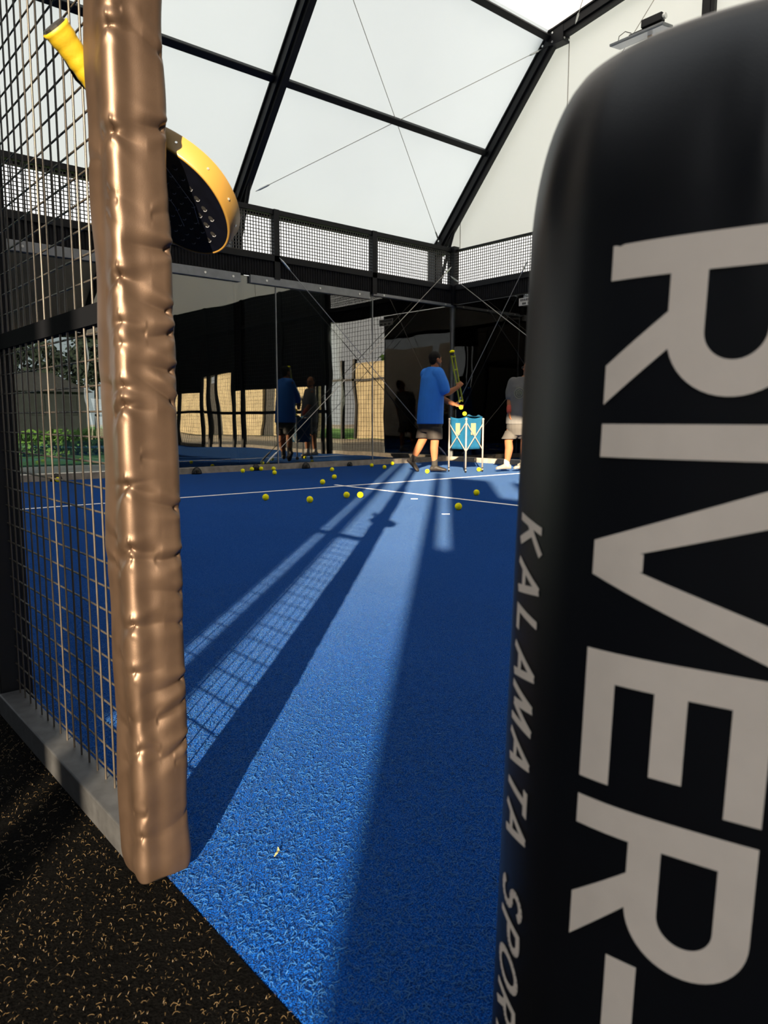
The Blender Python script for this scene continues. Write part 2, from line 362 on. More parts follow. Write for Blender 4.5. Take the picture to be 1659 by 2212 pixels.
wp(MB().box((10.012, 7.992, .09), (10.04, 8.008, 3.0)), 'pane_joint', M['clampstrip'], wr)

# dark cladding close behind the glass, canopy and open garden at the left end
dw = MB().box((4.25, 11.3, -.05), (11.2, 11.4, 3.28)).build('wall_outer_back', M['darkwall']); tag(dw, kind='structure')
dw = MB().box((11.2, 8.95, -.05), (11.3, 11.4, 3.28)).build('wall_outer_right', M['darkwall']); tag(dw, kind='structure')
cn = MB().box((-1.5, 10.8, 1.98), (4.25, 11.0, 3.28)).build('wall_fascia', M['darkwall']); tag(cn, kind='structure')

we = MB().box((-.1, -10.3, -.05), (9.94, -10.2, 4.1)).build('wall_front', M['darkwall']); tag(we, kind='structure')

# ================================================================ SETTING: tent roof and gables
PROF = [(10.42, 4.16), (7.79, 7.10), (0.0, 8.32), (-7.79, 7.10), (-10.42, 4.16)]
RX0, RX1 = -.12, 10.12
ce = empty('ceiling'); tag(ce, kind='structure')
for i in range(4):
    (ya, za), (yb, zb) = PROF[i], PROF[i+1]
    MB().add([(RX0, ya, za), (RX1, ya, za), (RX1, yb, zb), (RX0, yb, zb)], [(0, 1, 2, 3)]).build('roof_sheet', M['roof'] if i < 2 else M['roofopaque'], ce)
def gable(name, x, zb, mat='roof'):
    o = MB().add([(x, y, z) for y, z in PROF]+[(x, -10.42, zb), (x, 10.42, zb)], [(0, 1, 2, 3, 4, 5, 6)]).build(name, M[mat]); tag(o, kind='structure'); return o
hd0 = MB().box((-.125, .10, 3.52), (-.115, 1.5, 4.29)).build('wall_gate_blocker', M['band']); tag(hd0, kind='structure')  # added unseen strip that keeps the sun off the blue shirt
gable('wall_gable_right', RX1, 4.03); gable('wall_gable_left', RX0, 4.28, 'roofopaque')

# portal frames of the tent
frame_lab = {9.96: ('black steel portal frame at the glass corner', 'steel frame'), 5.53: ('black steel portal frame in the middle of the back wall', 'steel frame'),
             1.05: ('black steel portal frame behind the fence mesh', 'steel frame')}
for fx, (lab, cat) in frame_lab.items():
    t = empty('portal_frame', (fx, 10.42, 0)); tag(t, lab, cat, 'portal frames of the tent')
    par = Matrix.Translation((-fx, -10.42, 0))
    def fp(mb, name, mat, p=t, **k):
        o = mb.build(name, mat, None, **k); o.parent = p; o.matrix_parent_inverse = par; return o
    col = MB().box((fx-.10, 10.36, 0), (fx+.10, 10.56, 4.2)); col.box((fx-.06, 10.34, 0), (fx+.06, 10.36, 4.1))
    fp(col, 'column', M['steel'])
    for i in range(4):
        (ya, za), (yb, zb) = PROF[i], PROF[i+1]
        d = Vector((0, yb-ya, zb-za)).normalized(); nn = Vector((0, d.z, -d.y)) if yb < ya else Vector((0, 0, 1))
        nn = Vector((0, -d.z, d.y)); nn = nn if nn.z < 0 else -nn
        o1 = Vector((fx, ya, za))+nn*.09; o2 = Vector((fx, yb, zb))+nn*.09
        mb = MB().obox((o1+o2)/2, Vector((.085, 0, 0)), nn*.075, (o2-o1)/2)
        mb.obox((o1+o2)/2+nn*.10, Vector((.045, 0, 0)), nn*.03, (o2-o1)/2*.995)      # lower flange
        mb.obox((o1+o2)/2-nn*.06, Vector((.11, 0, 0)), nn*.012, (o2-o1)/2)           # keder rail
        fp(mb, 'rafter', M['steel'])
    # plates with bolts at foot and knee
    for (y, z) in ((10.36, 4.18), (7.80, 6.98)):
        pl = fp(MB().box((fx-.095, y-.16, z-.2), (fx+.095, y+.16, z+.08)) if z < 5 else MB().obox((fx, y, z), (.093, 0, 0), (0, .30, .0), (0, 0, .13)), 'joint_plate', M['steel'], bevel=.01)
        for (a, b_) in ((-.06, -.10), (.06, -.10), (-.06, .05), (.06, .05)):
            q = MB(); bolt(q, (fx-.094, y+a*1.6, z+b_*.9), (-1, 0, 0), .017)
            q.build('bolt', M['bolt'], pl)
            q = MB(); bolt(q, (fx+a, y-.16 if z < 5 else y-.3, z+b_*.9), (0, -1, 0), .017)
            q.build('bolt', M['bolt'], pl)
    br = fp(MB().tube([(fx, 10.33, 3.42), (fx, 9.82, 4.72)], .032, 10), 'knee_brace', M['steel'])
    o = MB().obox((fx, 9.81, 4.75), (.014, 0, 0), (0, .012, .018), (0, -.02, .05)).build('bracket', M['bolt'], br)
    o = MB().box((fx-.02, 10.31, 3.36), (fx+.02, 10.36, 3.43)).build('bracket', M['bolt'], br)
def purlin(y, z, lab, wdt=.10):
    o = MB().bar((RX0, y, z), (RX1, y, z), wdt, .09, (0, .67, .74)).build('roof_purlin', M['steel'], bevel=.012); tag(o, lab, 'roof beam'); return o
purlin(9.12, 5.55, 'black roof beam crossing under the steep white roof, where the roof cables cross')
purlin(7.80, 6.99, 'grey roof beam at the bend of the white roof, top edge of photo')
purlin(10.40, 4.10, 'black eave beam along the top of the back mesh', .12)
# gable posts and the seams of the gable fabric
for y, lab in ((5.2, 'black gable post standing against the white gable, behind the lettered pad'),):
    t = MB().box((10.045, y-.09, -.05), (10.115, y+.09, 7.42)).box((10.035, y-.03, -.05), (10.045, y+.03, 7.4)).build('gable_post', M['steel']); tag(t, lab, 'post')
mb = MB()
for y in (9.93, 7.55, 4.4, 2.6): mb.box((10.105, y-.006, 4.03), (10.113, y+.006, 4.2+max(0, min(2.9, (10.42-y)*1.1))))
o = mb.build('trim_1', pmat('seam tape', (.45, .42, .38), .8)); tag(o, kind='structure')

# bracing cables, one object each
def cable(p, q, lab, r=.0055, grp=None):
    p, q = Vector(p), Vector(q)
    t = MB().tube([p, q], r, 6).build('bracing_cable', M['cable']); tag(t, lab, 'cable', grp)
    d = (q-p).normalized()
    for a, s_ in ((p, 1), (q, -1)):
        MB().tube([a+d*s_*.02, a+d*s_*.08, a+d*s_*.22, a+d*s_*.26], [.006, .016, .016, .006], 8).build('turnbuckle', M['bolt'], t)
    return t
cable((5.78, 10.2, 4.34), (9.88, 7.92, 6.86), 'thin roof cable rising from the middle column to the roof bend')
cable((9.88, 10.28, 4.24), (5.62, 7.95, 6.84), 'thin roof cable rising from the glass corner towards the top left')
cable((9.88, 9.925, 3.70), (5.72, 9.925, .12), 'diagonal cable rising to the glass corner across the back glass')
cable((6.02, 9.925, 3.33), (9.80, 9.925, .12), 'diagonal cable falling from the middle column across the back glass')
cable((9.925, 10.0, 3.55), (9.925, 5.3, -.0+.35), 'diagonal cable falling away from the corner across the right glass')
cable((9.925, 8.13, 3.56), (9.925, 9.80, 1.05), 'diagonal cable falling to the ball cart across the right glass')
cable((9.95, 6.85, 5.9), (9.95, 5.35, 7.55), 'thin gable cable passing behind the floodlight')
cable((9.84, 7.25, 6.98), (6.2, 3.5, 7.62), 'thin roof cable running up from the roof bend at top right')

# ================================================================ near fence panel and posts (x = 0 plane)
def fence_panel(name, ya, yb, lab):
    t = empty(name, (0, (ya+yb)/2, 0)); tag(t, lab, 'fence'); par = Matrix.Translation((0, -(ya+yb)/2, 0))
    def q(mb, n, mat, **k):
        o = mb.build(n, mat, None, **k); o.parent = t; o.matrix_parent_inverse = par; return o
    mb = MB(); nv = int((yb-ya)/.05)
    for i in range(1, nv+1):
        y = yb-.02-i*.05+.02
        mb.tube([(-.004, y, .055), (-.004+.0012*math.sin(i*3.1), y+.001, 1.0), (-.004, y, 3.98)], .0022, 6, False)
    for k in range(1, 79):
        z = .03+k*.05
        mb.tube([(0.0015, ya, z), (.0015, yb, z)], .0022, 6, False)
    q(mb, 'wire_mesh', M['wire'], smooth=True)
    q(MB().box((-.010, ya, .993), (.012, yb, 1.031)), 'mid_rail', M['matte'])
    q(MB().box((-.018, ya, 3.96), (.018, yb, 4.0)), 'top_rail', M['steel'])
    ch = MB().box((-.052, ya-.03, -.002), (.012, yb-.02, .058)); q(ch, 'base_channel', M['galv'], bevel=.003)
    return t
fence_panel('mesh_fence', 1.06, 1.990, 'welded wire fence panel left of the bronze padded post')
t = MB().box((-.040, 1.995, -.002), (.045, 2.08, 4.0)).build('fence_post', M['steel'], bevel=.004); tag(t, 'black steel fence post at the left edge of the photo', 'post')
MB().tube([(-.041, 2.02, .12), (-.049, 2.02, .12)], .012, 10).build('bolt', M['steel'], t)

# bronze padded post
PX0, PX1, PY0, PY1 = -.070, .030, .950, 1.052
t = empty('padded_gate_post', (-.02, 1.0, 0)); tag(t, 'tall square post wrapped in wrinkled bronze satin padding', 'padded post'); par = Matrix.Translation((.02, -1.0, 0))
NS, NZ = 208, 820; ZT = 2.05
Rc = .018
def rrect(nx):   # perimeter starting on the back corner, running -x face, front ridge, -y face
    pts = []; W_, D_ = PX1-PX0, PY1-PY0
    segs = []
    corners = [((PX0+Rc, PY1-Rc), 90, 180), ((PX0+Rc, PY0+Rc), 180, 270), ((PX1-Rc, PY0+Rc), 270, 360), ((PX1-Rc, PY1-Rc), 0, 90)]
    fine = []
    for (cx_, cy_), a, b_ in corners:
        for k in range(9):
            th = math.radians(a+(b_-a)*k/8); fine.append((cx_+Rc*math.cos(th), cy_+Rc*math.sin(th), math.cos(th), math.sin(th)))
    fine.append(fine[0]); fine = np.array(fine)
    dl = np.hypot(*(np.diff(fine[:, :2], axis=0).T)); s_ = np.r_[0, np.cumsum(dl)]
    u = np.linspace(0, s_[-1], nx, endpoint=False)
    cols = [np.interp(u, s_, fine[:, k]) for k in range(4)]
    nl = np.hypot(cols[2], cols[3])+1e-9
    return u, s_, np.array(cols[0]), np.array(cols[1]), cols[2]/nl, cols[3]/nl
U, SS, QX, QY, NX_, NY_ = rrect(NS)
s_ridge = SS[9]+(SS[17]-SS[9])*.5; s_right = SS[18]+(SS[26]-SS[18])*.5
zz = np.linspace(.012, ZT, NZ); Z, Ug = np.meshgrid(zz, U, indexing='ij')
def dist(a): return Ug-a
disp = np.zeros_like(Z)
# soft foam undulation and vertical hollows of the two seen faces
for k in range(14):
    disp += .0006*np.sin(Z*rnd.uniform(4, 40)+rnd.uniform(0, 6)+dist(s_ridge)*rnd.uniform(-50, 50))
face_c = (s_ridge+s_right)/2
disp -= .0022*np.exp(-((dist(s_ridge+.032))/.013)**2)*(.7+.3*np.sin(Z*5))
disp += .0016*np.exp(-((dist(face_c+.012))/.018)**2)
disp -= .0035*np.exp(-((dist(s_ridge-.045))/.016)**2)
def pinch(s0, z0, amp, sz, ss, lean=0.0):
    global disp
    zc = Z-z0-lean*dist(s0)
    e = np.exp(-(dist(s0)/ss)**2)
    disp -= amp*e*np.exp(-np.abs(zc)/sz)
    disp += amp*.0*e*(np.exp(-((zc-2.1*sz)/(1.3*sz))**2)+np.exp(-((zc+2.1*sz)/(1.3*sz))**2))
def fold(s0, z0, s1, z1, amp, wd, sag=0.0):
    """a crease running over the face from (s0,z0) to (s1,z1), deepest at its start"""
    global disp
    t_ = (Ug-s0)/(s1-s0); inside = np.clip(1-np.abs(t_-.5)*2, 0, 1)
    env = np.where((t_ > -.05) & (t_ < 1.0), np.clip(1-t_, 0, 1)**.8*np.clip((t_+.05)*20, 0, 1), 0)
    zc = Z-(z0+(z1-z0)*t_+sag*np.sin(np.clip(t_, 0, 1)*PI))
    ww = wd*(1+1.6*np.clip(t_, 0, 1))
    disp += 1.9*amp*env*(-np.exp(-np.sqrt(zc*zc+2.5e-6)/ww)+.45*np.exp(-((zc-1.9*ww)/(1.2*ww))**2)+.25*np.exp(-((zc+2.0*ww)/(1.2*ww))**2))
ridge_z = [1.405, 1.255, 1.040, .968, .935, .868, .838, .708, .604, .588, .475, .395, .255, .10]
for k, z0 in enumerate(ridge_z):
    a = (.0055, .0075, .0075, .0035, .002, .005, .0065, .0055, .0065, .004, .006, .003, .0025, .002)[k]
    pinch(s_ridge+rnd.uniform(-.004, .006), z0, a*.95, .0065, .012, rnd.uniform(-.2, .2))
    fold(s_ridge, z0, s_ridge+.055, z0-rnd.uniform(-.004, .022), a*.60, .0060, -.004)
    fold(s_ridge, z0, s_ridge-.05, z0-rnd.uniform(.0, .03), a*.60, .0065, -.004)
right_z = [1.385, 1.275, 1.088, .990, .955, .894, .842, .665, .585, .520, .465, .365, .325, .255, .12]
for k, z0 in enumerate(right_z):
    a = (.003, .006, .0075, .007, .006, .0065, .0065, .006, .005, .003, .003, .0055, .003, .0055, .0015)[k]
    pinch(s_right-.001, z0, a*.9, .0060, .011, 0)
    dz = rnd.uniform(-.012, .055) if k < 8 else rnd.uniform(-.03, .02)
    fold(s_right, z0, s_ridge+.008, z0+dz, a*.85, .0065, rnd.uniform(-.008, .004))
for k in range(26):   # fine slack creases over both faces
    z0 = rnd.uniform(.1, 1.5); s0 = rnd.uniform(s_ridge-.06, s_right-.02); dr = rnd.choice((-1, 1))
    fold(s0, z0, s0+dr*rnd.uniform(.03, .07), z0+rnd.uniform(-.03, .03), .0016, .006)
# gathered hem at the bottom and a strap bite at 0.70 m
hem = np.clip((.05-Z)/.05, 0, 1); disp -= .012*hem**2
disp -= .0050*np.exp(-np.abs(Z-.712-.10*dist(s_ridge))/.009)*np.exp(-((dist(s_ridge)+.005)/.035)**2)
VX = QX[None, :]+NX_[None, :]*disp; VY = QY[None, :]+NY_[None, :]*disp
VZ = Z-.012*hem*(Ug < s_ridge+.01)*0
verts = np.stack([VX, VY, VZ], -1).reshape(-1, 3)
mb = MB(); mb.v = [tuple(v) for v in verts]
mb.f = [(j*NS+i, j*NS+(i+1) % NS, (j+1)*NS+(i+1) % NS, (j+1)*NS+i) for j in range(NZ-1) for i in range(NS)]
mb.f += [tuple(range(NS-1, -1, -1)), tuple((NZ-1)*NS+i for i in range(NS))]
o = mb.build('padding', M['bronze'], None, smooth=True); o.parent = t; o.matrix_parent_inverse = par
o = MB().box((-.045, .975, -.001), (.015, 1.035, 4.0)).build('steel_post', M['steel']); o.parent = t; o.matrix_parent_inverse = par

# ================================================================ black padded net post with lettering
polar = [(50.75, .628), (50.88, .610), (51.35, .594), (52.1, .577), (53, .562), (54.2, .548), (55.6, .537), (57.2, .527), (59.2, .518), (62, .5095), (65, .504), (68, .5005), (71, .4995),
         (74.5, .502), (78, .507), (81, .515), (84, .528), (86.5, .546), (88, .575), (88.3, .62), (87, .67), (84, .70), (79, .715), (73, .722), (66, .722), (60, .714), (55.5, .70), (52.6, .68), (51.2, .655)]
pp = np.array([(CAM.x+r*math.sin(math.radians(a)), CAM.y+r*math.cos(math.radians(a))) for a, r in polar])
def cr_closed(P, sub=8):
    n = len(P); out = []
    for i in range(n):
        p0, p1, p2, p3 = P[i-1], P[i], P[(i+1) % n], P[(i+2) % n]
        for k in range(sub):
            t_ = k/sub
            out.append(.5*((2*p1)+(-p0+p2)*t_+(2*p0-5*p1+4*p2-p3)*t_**2+(-p0+3*p1-3*p2+p3)*t_**3))
    return np.array(out)
plan = cr_closed(pp); plan_len = np.r_[0, np.cumsum(np.hypot(*np.diff(np.vstack([plan, plan[:1]]), axis=0).T))]
pcen = plan.mean(0)
face_n = np.array([math.sin(math.radians(69.5)), math.cos(math.radians(69.5))])   # into the pad
face_t = np.array([face_n[1], -face_n[0]])                                          # to the right seen from outside
LEAN = math.tan(math.radians(1.5)); ZREF = .60
def leaned(x, y, z):   # pad leans sideways
    k = (z-ZREF)*LEAN; return (x+face_t[0]*k, y+face_t[1]*k, z)
t = empty('padded_net_post', (float(pcen[0]), float(pcen[1]), 0)); tag(t, 'black padded net post with big beige letters, close on the right', 'padded post')
par = Matrix.Translation((-float(pcen[0]), -float(pcen[1]), 0))
rel = plan-pcen; ut = rel@face_t; un = rel@face_n
PT = 1.072
zl = list(np.linspace(.01, .95, 24))+[.95+(PT-.95)*k/16 for k in range(1, 17)]
mb = MB(); n = len(plan); hw = ut.max()
for z in zl:
    q = max(0., (z-.955)/(PT-.955)); 
    sh = .070*(1-math.sqrt(max(0, 1-q*q))); sn = .050*(1-math.sqrt(max(0, 1-q**2.2)))
    for a, b_ in zip(ut, un):
        fa = (hw-sh)/hw; fb = (.11-sn)/.11
        crease = .0022*math.exp(-((z-.985)/.05)**2)*math.sin(a*95+math.sin(a*40)*2)*(1 if z > .87 else 0)
        x = pcen+face_t*(a*fa)+face_n*(b_*fb*(1)+crease)
        mb.v.append(leaned(x[0], x[1], z))
m_ = len(zl)
mb.f = [(j*n+i, j*n+(i+1) % n, (j+1)*n+(i+1) % n, (j+1)*n+i) for j in range(m_-1) for i in range(n)]
mb.f += [tuple(range(n-1, -1, -1)), tuple((m_-1)*n+i for i in range(n))]
pad = mb.build('padding', M['vinyl'], None, smooth=True); pad.parent = t; pad.matrix_parent_inverse = par
nx_ = np.gradient(plan[:, 1]); ny_ = -np.gradient(plan[:, 0])
if (nx_[200]*(plan[200]-pcen)[0]+ny_[200]*(plan[200]-pcen)[1]) < 0: nx_, ny_ = -nx_, -ny_
nl = np.hypot(nx_, ny_); nx_, ny_ = nx_/nl, ny_/nl
def on_pad(s_, z, off=.0008):
    x = np.interp(s_, plan_len[:-1], plan[:, 0]); y = np.interp(s_, plan_len[:-1], plan[:, 1])
    a = np.interp(s_, plan_len[:-1], nx_); b_ = np.interp(s_, plan_len[:-1], ny_)
    return leaned(x+a*off, y+b_*off, z)
def s_at(azd):   # arc position where the plan outline is seen at this bearing
    az = np.degrees(np.arctan2(plan[:, 0]-CAM.x, plan[:, 1]-CAM.y)); k = slice(8, 130)
    return float(np.interp(azd, az[k], plan_len[:-1][k]))
def patch(mb, q, S0, Z0, na=10, nh=12):   # quad in (advance, height) laid on the pad
    a, b_, c, d = [np.array(v, float) for v in q]
    def fn(u, v):
        p = (1-u)*(1-v)*a+u*(1-v)*b_+u*v*c+(1-u)*v*d
        return on_pad(S0+p[1], Z0-p[0])
    mb.sheet(fn, na, nh)
def ringp(mb, ctr, ro, ri, a0, a1, S0, Z0, k=26):
    def fn(u, v):
        th = math.radians(a0+(a1-a0)*u); r = ri+(ro-ri)*v
        return on_pad(S0+ctr[1]+r*math.sin(th), Z0-(ctr[0]+r*math.cos(th)))
    mb.sheet(fn, k, 4)
CAP = .121; ST = .0225
S_BASE = s_at(56.55)
def rect(mb, a0, a1, h0, h1, S0, Z0): patch(mb, [(a0, h0), (a1, h0), (a1, h1), (a0, h1)], S0, Z0)
def L_R(mb, S0, Z0, W_=.104):
    rect(mb, 0, ST, 0, CAP, S0, Z0)
    h0 = .040; ro = (CAP-h0)/2; ri = ro-.0225; ca = W_-ro-.004; hc = h0+ro
    rect(mb, ST*.9, ca, CAP-.0225, CAP, S0, Z0); rect(mb, ST*.9, ca, h0, h0+.0225, S0, Z0)
    ringp(mb, (ca, hc), ro, ri, -90, 90, S0, Z0)
    patch(mb, [(.078, 0), (W_, 0), (.060, .052), (.036, .052)], S0, Z0)
def L_E(mb, S0, Z0):
    rect(mb, 0, ST, 0, CAP, S0, Z0)
    for h0, h1, a in ((0, .0225, .097), (.050, .0715, .082), (CAP-.0225, CAP, .097)): rect(mb, ST*.9, a, h0, h1, S0, Z0)
def L_V(mb, S0, Z0):
    patch(mb, [(-.012, 0), (.004, 0), (-.033, CAP), (-.058, CAP)], S0, Z0); patch(mb, [(-.004, 0), (.012, 0), (.058, CAP), (.033, CAP)], S0, Z0)
    patch(mb, [(-.012, 0), (.012, 0), (.006, .036), (-.006, .036)], S0, Z0)
def letter(fn, *a):
    mb = MB(); fn(mb, *a); o = mb.build('letter', M['print'], pad); return o
letter(L_R, S_BASE, .930)
letter(lambda mb, s_, z: rect(mb, 0, .0225, 0, CAP, s_, z), S_BASE, .813)
letter(L_V, S_BASE, .7205)
letter(L_E, S_BASE, .655)
letter(L_R, S_BASE, .544, .113)
letter(lambda mb, s_, z: rect(mb, 0, .06, .030, .052, s_, z), S_BASE, .430)
# small sloping lettering on the rounded edge: KALAMATA SPORTS
def stroke(mb, p, q, w_, S0, Z0, slant=.22):
    p, q = np.array(p, float), np.array(q, float); d = q-p; d /= np.hypot(*d); nn = np.array([-d[1], d[0]])*w_/2
    f = lambda v: (v[0]+v[1]*slant, v[1])
    patch(mb, [f(p-nn), f(q-nn), f(q+nn), f(p+nn)], S0, Z0, 6, 6)
c_ = .036; W5 = .0062
def arc(ctr, rx, ry, a0, a1, k=10): return [(ctr[0]+rx*math.cos(math.radians(a0+(a1-a0)*i/k)), ctr[1]+ry*math.sin(math.radians(a0+(a1-a0)*i/k))) for i in range(k+1)]
GL = {'K': [[(.003, 0), (.003, c_)], [(.003, c_*.42), (.022, c_)], [(.009, c_*.58), (.023, 0)]],
      'A': [[(.0, 0), (.012, c_)], [(.012, c_), (.024, 0)], [(.005, c_*.3), (.019, c_*.3)]],
      'L': [[(.003, 0), (.003, c_)], [(.003, .003), (.021, .003)]],
      'M': [[(.0, 0), (.004, c_)], [(.004, c_), (.014, .004)], [(.014, .004), (.024, c_)], [(.024, c_), (.028, 0)]],
      'T': [[(.011, 0), (.011, c_)], [(0, c_-.003), (.022, c_-.003)]],
      'S': [arc((.010, c_*.74), .009, .0085, 30, 270)+arc((.010, c_*.28), .0095, .009, 90, -150)],
      'P': [[(.003, 0), (.003, c_)], [(.003, c_-.003)]+arc((.012, c_*.70), .009, .0085, 90, -90)+[(.003, c_*.46)]],
      'O': [arc((.014, c_*.5), .013, c_*.46, 0, 360, 20)],
      'R': [[(.003, 0), (.003, c_)], [(.003, c_-.003)]+arc((.012, c_*.70), .009, .0085, 90, -90)+[(.003, c_*.46)], [(.011, c_*.45), (.022, 0)]]}
S_K = s_at(51.15)
for zc, ch in zip((.742, .704, .668, .634, .600, .560, .526, .496), 'KALAMATA'):
    mb = MB()
    for st in GL[ch]:
        for p, q in zip(st[:-1], st[1:]): stroke(mb, p, q, W5, S_K, zc)
    o = mb.build('letter', M['print'], pad)
for zc, ch in zip((.430, .400, .368, .330, .296, .268), 'SPORTS'):
    mb = MB()
    for st in GL[ch]:
        for p, q in zip(st[:-1], st[1:]): stroke(mb, p, q, W5, S_K, zc)
    o = mb.build('letter', M['print'], pad)
o = MB().box((.03, -.03, -.001), (.09, .03, .02)).build('steel_post', M['steel']); o.parent = t; o.matrix_parent_inverse = par

# ================================================================ padel racket pushed through the fence
def campt(px, py, d): return CAM+(fw+rt*((px-829.5)/F_PX)-up*((py-1106)/F_PX))*d
RC = campt(377, 413, 1.35)                # middle of the head
v_ = (CAM-RC).normalized(); al = math.radians(58)
e1 = (rt*.716-up*.698); e1 = (e1-v_*e1.dot(v_)).normalized(); e2 = v_.cross(e1)
if e2.dot(rt) < 0: e2 = -e2
nf = (v_*math.cos(al)-e2*math.sin(al)).normalized(); ep = e2*math.cos(al)+v_*math.sin(al)
Lv = (e1*.940-ep*.34).normalized(); Wv = nf.cross(Lv).normalized(); Mv = -e2
A0 = RC-Lv*.293; LEN = .293+.127
t = empty('padel_racket', tuple(A0+Lv*LEN*.7)); tag(t, 'padel racket with yellow grip and golden rim stuck through the fence', 'padel racket')
par = Matrix.Translation(-Vector(t.location))
def rp(mb, n_, mat, p=t, **k):
    o = mb.build(n_, mat, None, **k); o.parent = p; o.matrix_parent_inverse = par if p is t else Matrix(); return o
def RP(l, w_, h): return A0+Lv*l+Wv*w_+nf*h
hl, hwid = LEN-.127, .127          # centre of the head
mb = MB()                          # wrapped grip: slightly stepped octagon
ring = []
for k in range(25):
    l = .0+k*.0058; st = .0010*((k % 3) == 0); fat = 1.10-.18*min(1, k/6)+.0*k
    ring.append((RP(l, 0, 0), Wv*(.0185*fat+st), nf*(.0215*fat+st)))
mb.loft(ring); grip = rp(mb, 'grip', M['yellowgrip'], smooth=True)
rp(MB().loft([(RP(-.004, 0, 0), Wv*.017, nf*.020), (RP(.001, 0, 0), Wv*.018, nf*.021)]), 'butt_cap', M['black'])
def outline(u, infl=0):
    th = 2*PI*u; l = hl+(.127+infl)*math.cos(th); w_ = (hwid+infl)*math.sin(th)
    if math.cos(th) < 0: w_ *= (1-.20*(-math.cos(th))**2)
    return l, w_
prof = [(0, -.019), (.0012, -.0165), (.0012, .0165), (0, .019), (-.003, .0192), (-.006, .017), (-.006, -.017), (-.003, -.0192)]
def rimf(u, v):
    k = int(round(v*8)) % 8; i_, h = prof[k]; l, w_ = outline(u, i_); return RP(l, w_, h)
rim = rp(MB().sheet(rimf, 96, 9, True), 'rim', M['yellowrim'], smooth=True)
fc = MB()
for h in (.0186, -.0186):
    fc.add([RP(*outline(i/96, -.003), h) for i in range(96)], [tuple(range(96))])
facep = rp(fc, 'face', M['face'])
mb = MB()
for k in range(-3, 4):
    for j in range(-4, 5):
        l = hl+j*.021+(.0105 if k % 2 else 0); w_ = k*.024
        if ((l-hl)/.100)**2+(w_/.100)**2 < 1:
            mb.add([RP(l+.0055*math.cos(2*PI*i/12), w_+.0055*math.sin(2*PI*i/12), .0190) for i in range(12)], [tuple(range(12))])
o = rp(mb, 'holes', M['hole'], facep); o['kind'] = 'stuff'
mb = MB()
for k in range(-3, 4):
    for j in range(-4, 5):
        l = hl+j*.021+(.0105 if k % 2 else 0); w_ = k*.024
        if ((l-hl)/.100)**2+(w_/.100)**2 < 1:
            mb.tube([RP(l+.0058*math.cos(q), w_+.0058*math.sin(q), .0190) for q in np.linspace(-.9, .9, 6)], .0005, 4)  # painted highlight: pale crescent along one edge of each hole
for w_ in (.05, .0, -.055): mb.tube([RP(hl-.09, w_, .0190), RP(hl+.02, w_*1.05, .0190), RP(hl+.06, w_*.9-.015, .0190)], .0004, 4)
rp(mb, 'graphics_glints', M['facemark'], facep)
sh = MB()
for s_ in (-1, 1): sh.tube([RP(.135, s_*.006, 0), RP(.165, s_*.022, 0), RP(.20, s_*.066, 0)], [.014, .011, .012], 10)
rp(sh, 'throat', M['face'], smooth=True)
mb = MB()
for k in range(12):
    l, w_ = outline(.06+k*.075, .0014)
    l2, w2 = outline(.06+k*.075, .0024)
    rp(MB().tube([RP(l, w_, 0), RP(l2, w2, 0)], .0022, 8), 'grommet', M['bolt'], rim)
cd_ = MB(); sg = 1 if Wv.dot(Mv) > 0 else -1
for off in (0, .007):
    cd_.tube([RP(.012, sg*.016, -.004), RP(.04, sg*(.027+off), -.004), RP(.075, sg*(.034+off*1.5), -.004), RP(.11, sg*(.031-off), .0), RP(.135, sg*(.030+off), 0), RP(.17, sg*.022, 0)], .0042, 8)
rp(cd_, 'wrist_cord', M['black'], smooth=True)

# ================================================================ floodlight on its pole
t = empty('floodlight_pole', (9.85, 5.93, 0)); tag(t, 'slim floodlight on a pole by the white gable, above the lettered pad', 'floodlight')
par = Matrix.Translation((-9.85, -5.93, 0))
fq = lambda mb, n_, m__, p=t, **k: (lambda o: (setattr(o, 'parent', p), setattr(o, 'matrix_parent_inverse', par if p.type == 'EMPTY' else Matrix()), o)[2])(mb.build(n_, m__, None, **k))
fq(MB().tube([(9.88, 5.93, 0), (9.88, 5.93, 6.18)], .05, 12), 'pole', M['steel'])
fq(MB().bar((9.88, 5.93, 6.10), (9.80, 5.93, 6.33), .06, .03), 'bracket', M['wood'])
a, b_ = Vector((9.75, 6.47, 6.335)), Vector((9.75, 5.62, 6.335)); d = (b_-a)
hd = fq(MB().obox((a+b_)/2, (.14, 0, .02), (.004, 0, -.018), d/2), 'lamp_panel', M['clampstrip'], bevel=.008)
fq(MB().obox((a+b_)/2+Vector((0, 0, -.022)), (.12, 0, .017), (.001, 0, -.003), d/2*.95), 'lens', M['lampglass'], hd)
fq(MB().tube([(9.75, 6.22, 6.385), (9.75, 5.72, 6.385)], .035, 10), 'driver_box', M['steel'], hd)
fq(MB().bar((9.75, 6.02, 6.47), (9.75, 5.70, 6.47), .10, .11), 'driver_box', M['steel'], hd, bevel=.01)
fq(MB().tube([(9.75, 5.70, 6.47), (9.75, 5.66, 6.47)], .04, 10), 'end_cap', M['bolt'], hd)
fq(MB().tube([(9.75, 6.42, 6.36), (9.75, 6.40, 6.46), (9.75, 6.30, 6.49), (9.75, 6.2, 6.43)], .006, 6), 'lead', M['black'], hd)

# small white notice hung under the band on the right glass
t = MB().box((9.96, 7.90, 2.80), (9.966, 8.34, 2.93)).build('notice', pmat('notice plate', (.5, .48, .44), .7)); tag(t, 'small white notice with unreadable dark lettering under the right band', 'notice')
for k in range(9):
    MB().box((9.957, 8.28-k*.042, 2.875), (9.959, 8.305-k*.042, 2.915)).build('glyph', M['black'], t)
    if k % 3: MB().box((9.957, 8.27-k*.042, 2.815), (9.959, 8.305-k*.042, 2.85)).build('glyph', M['black'], t)

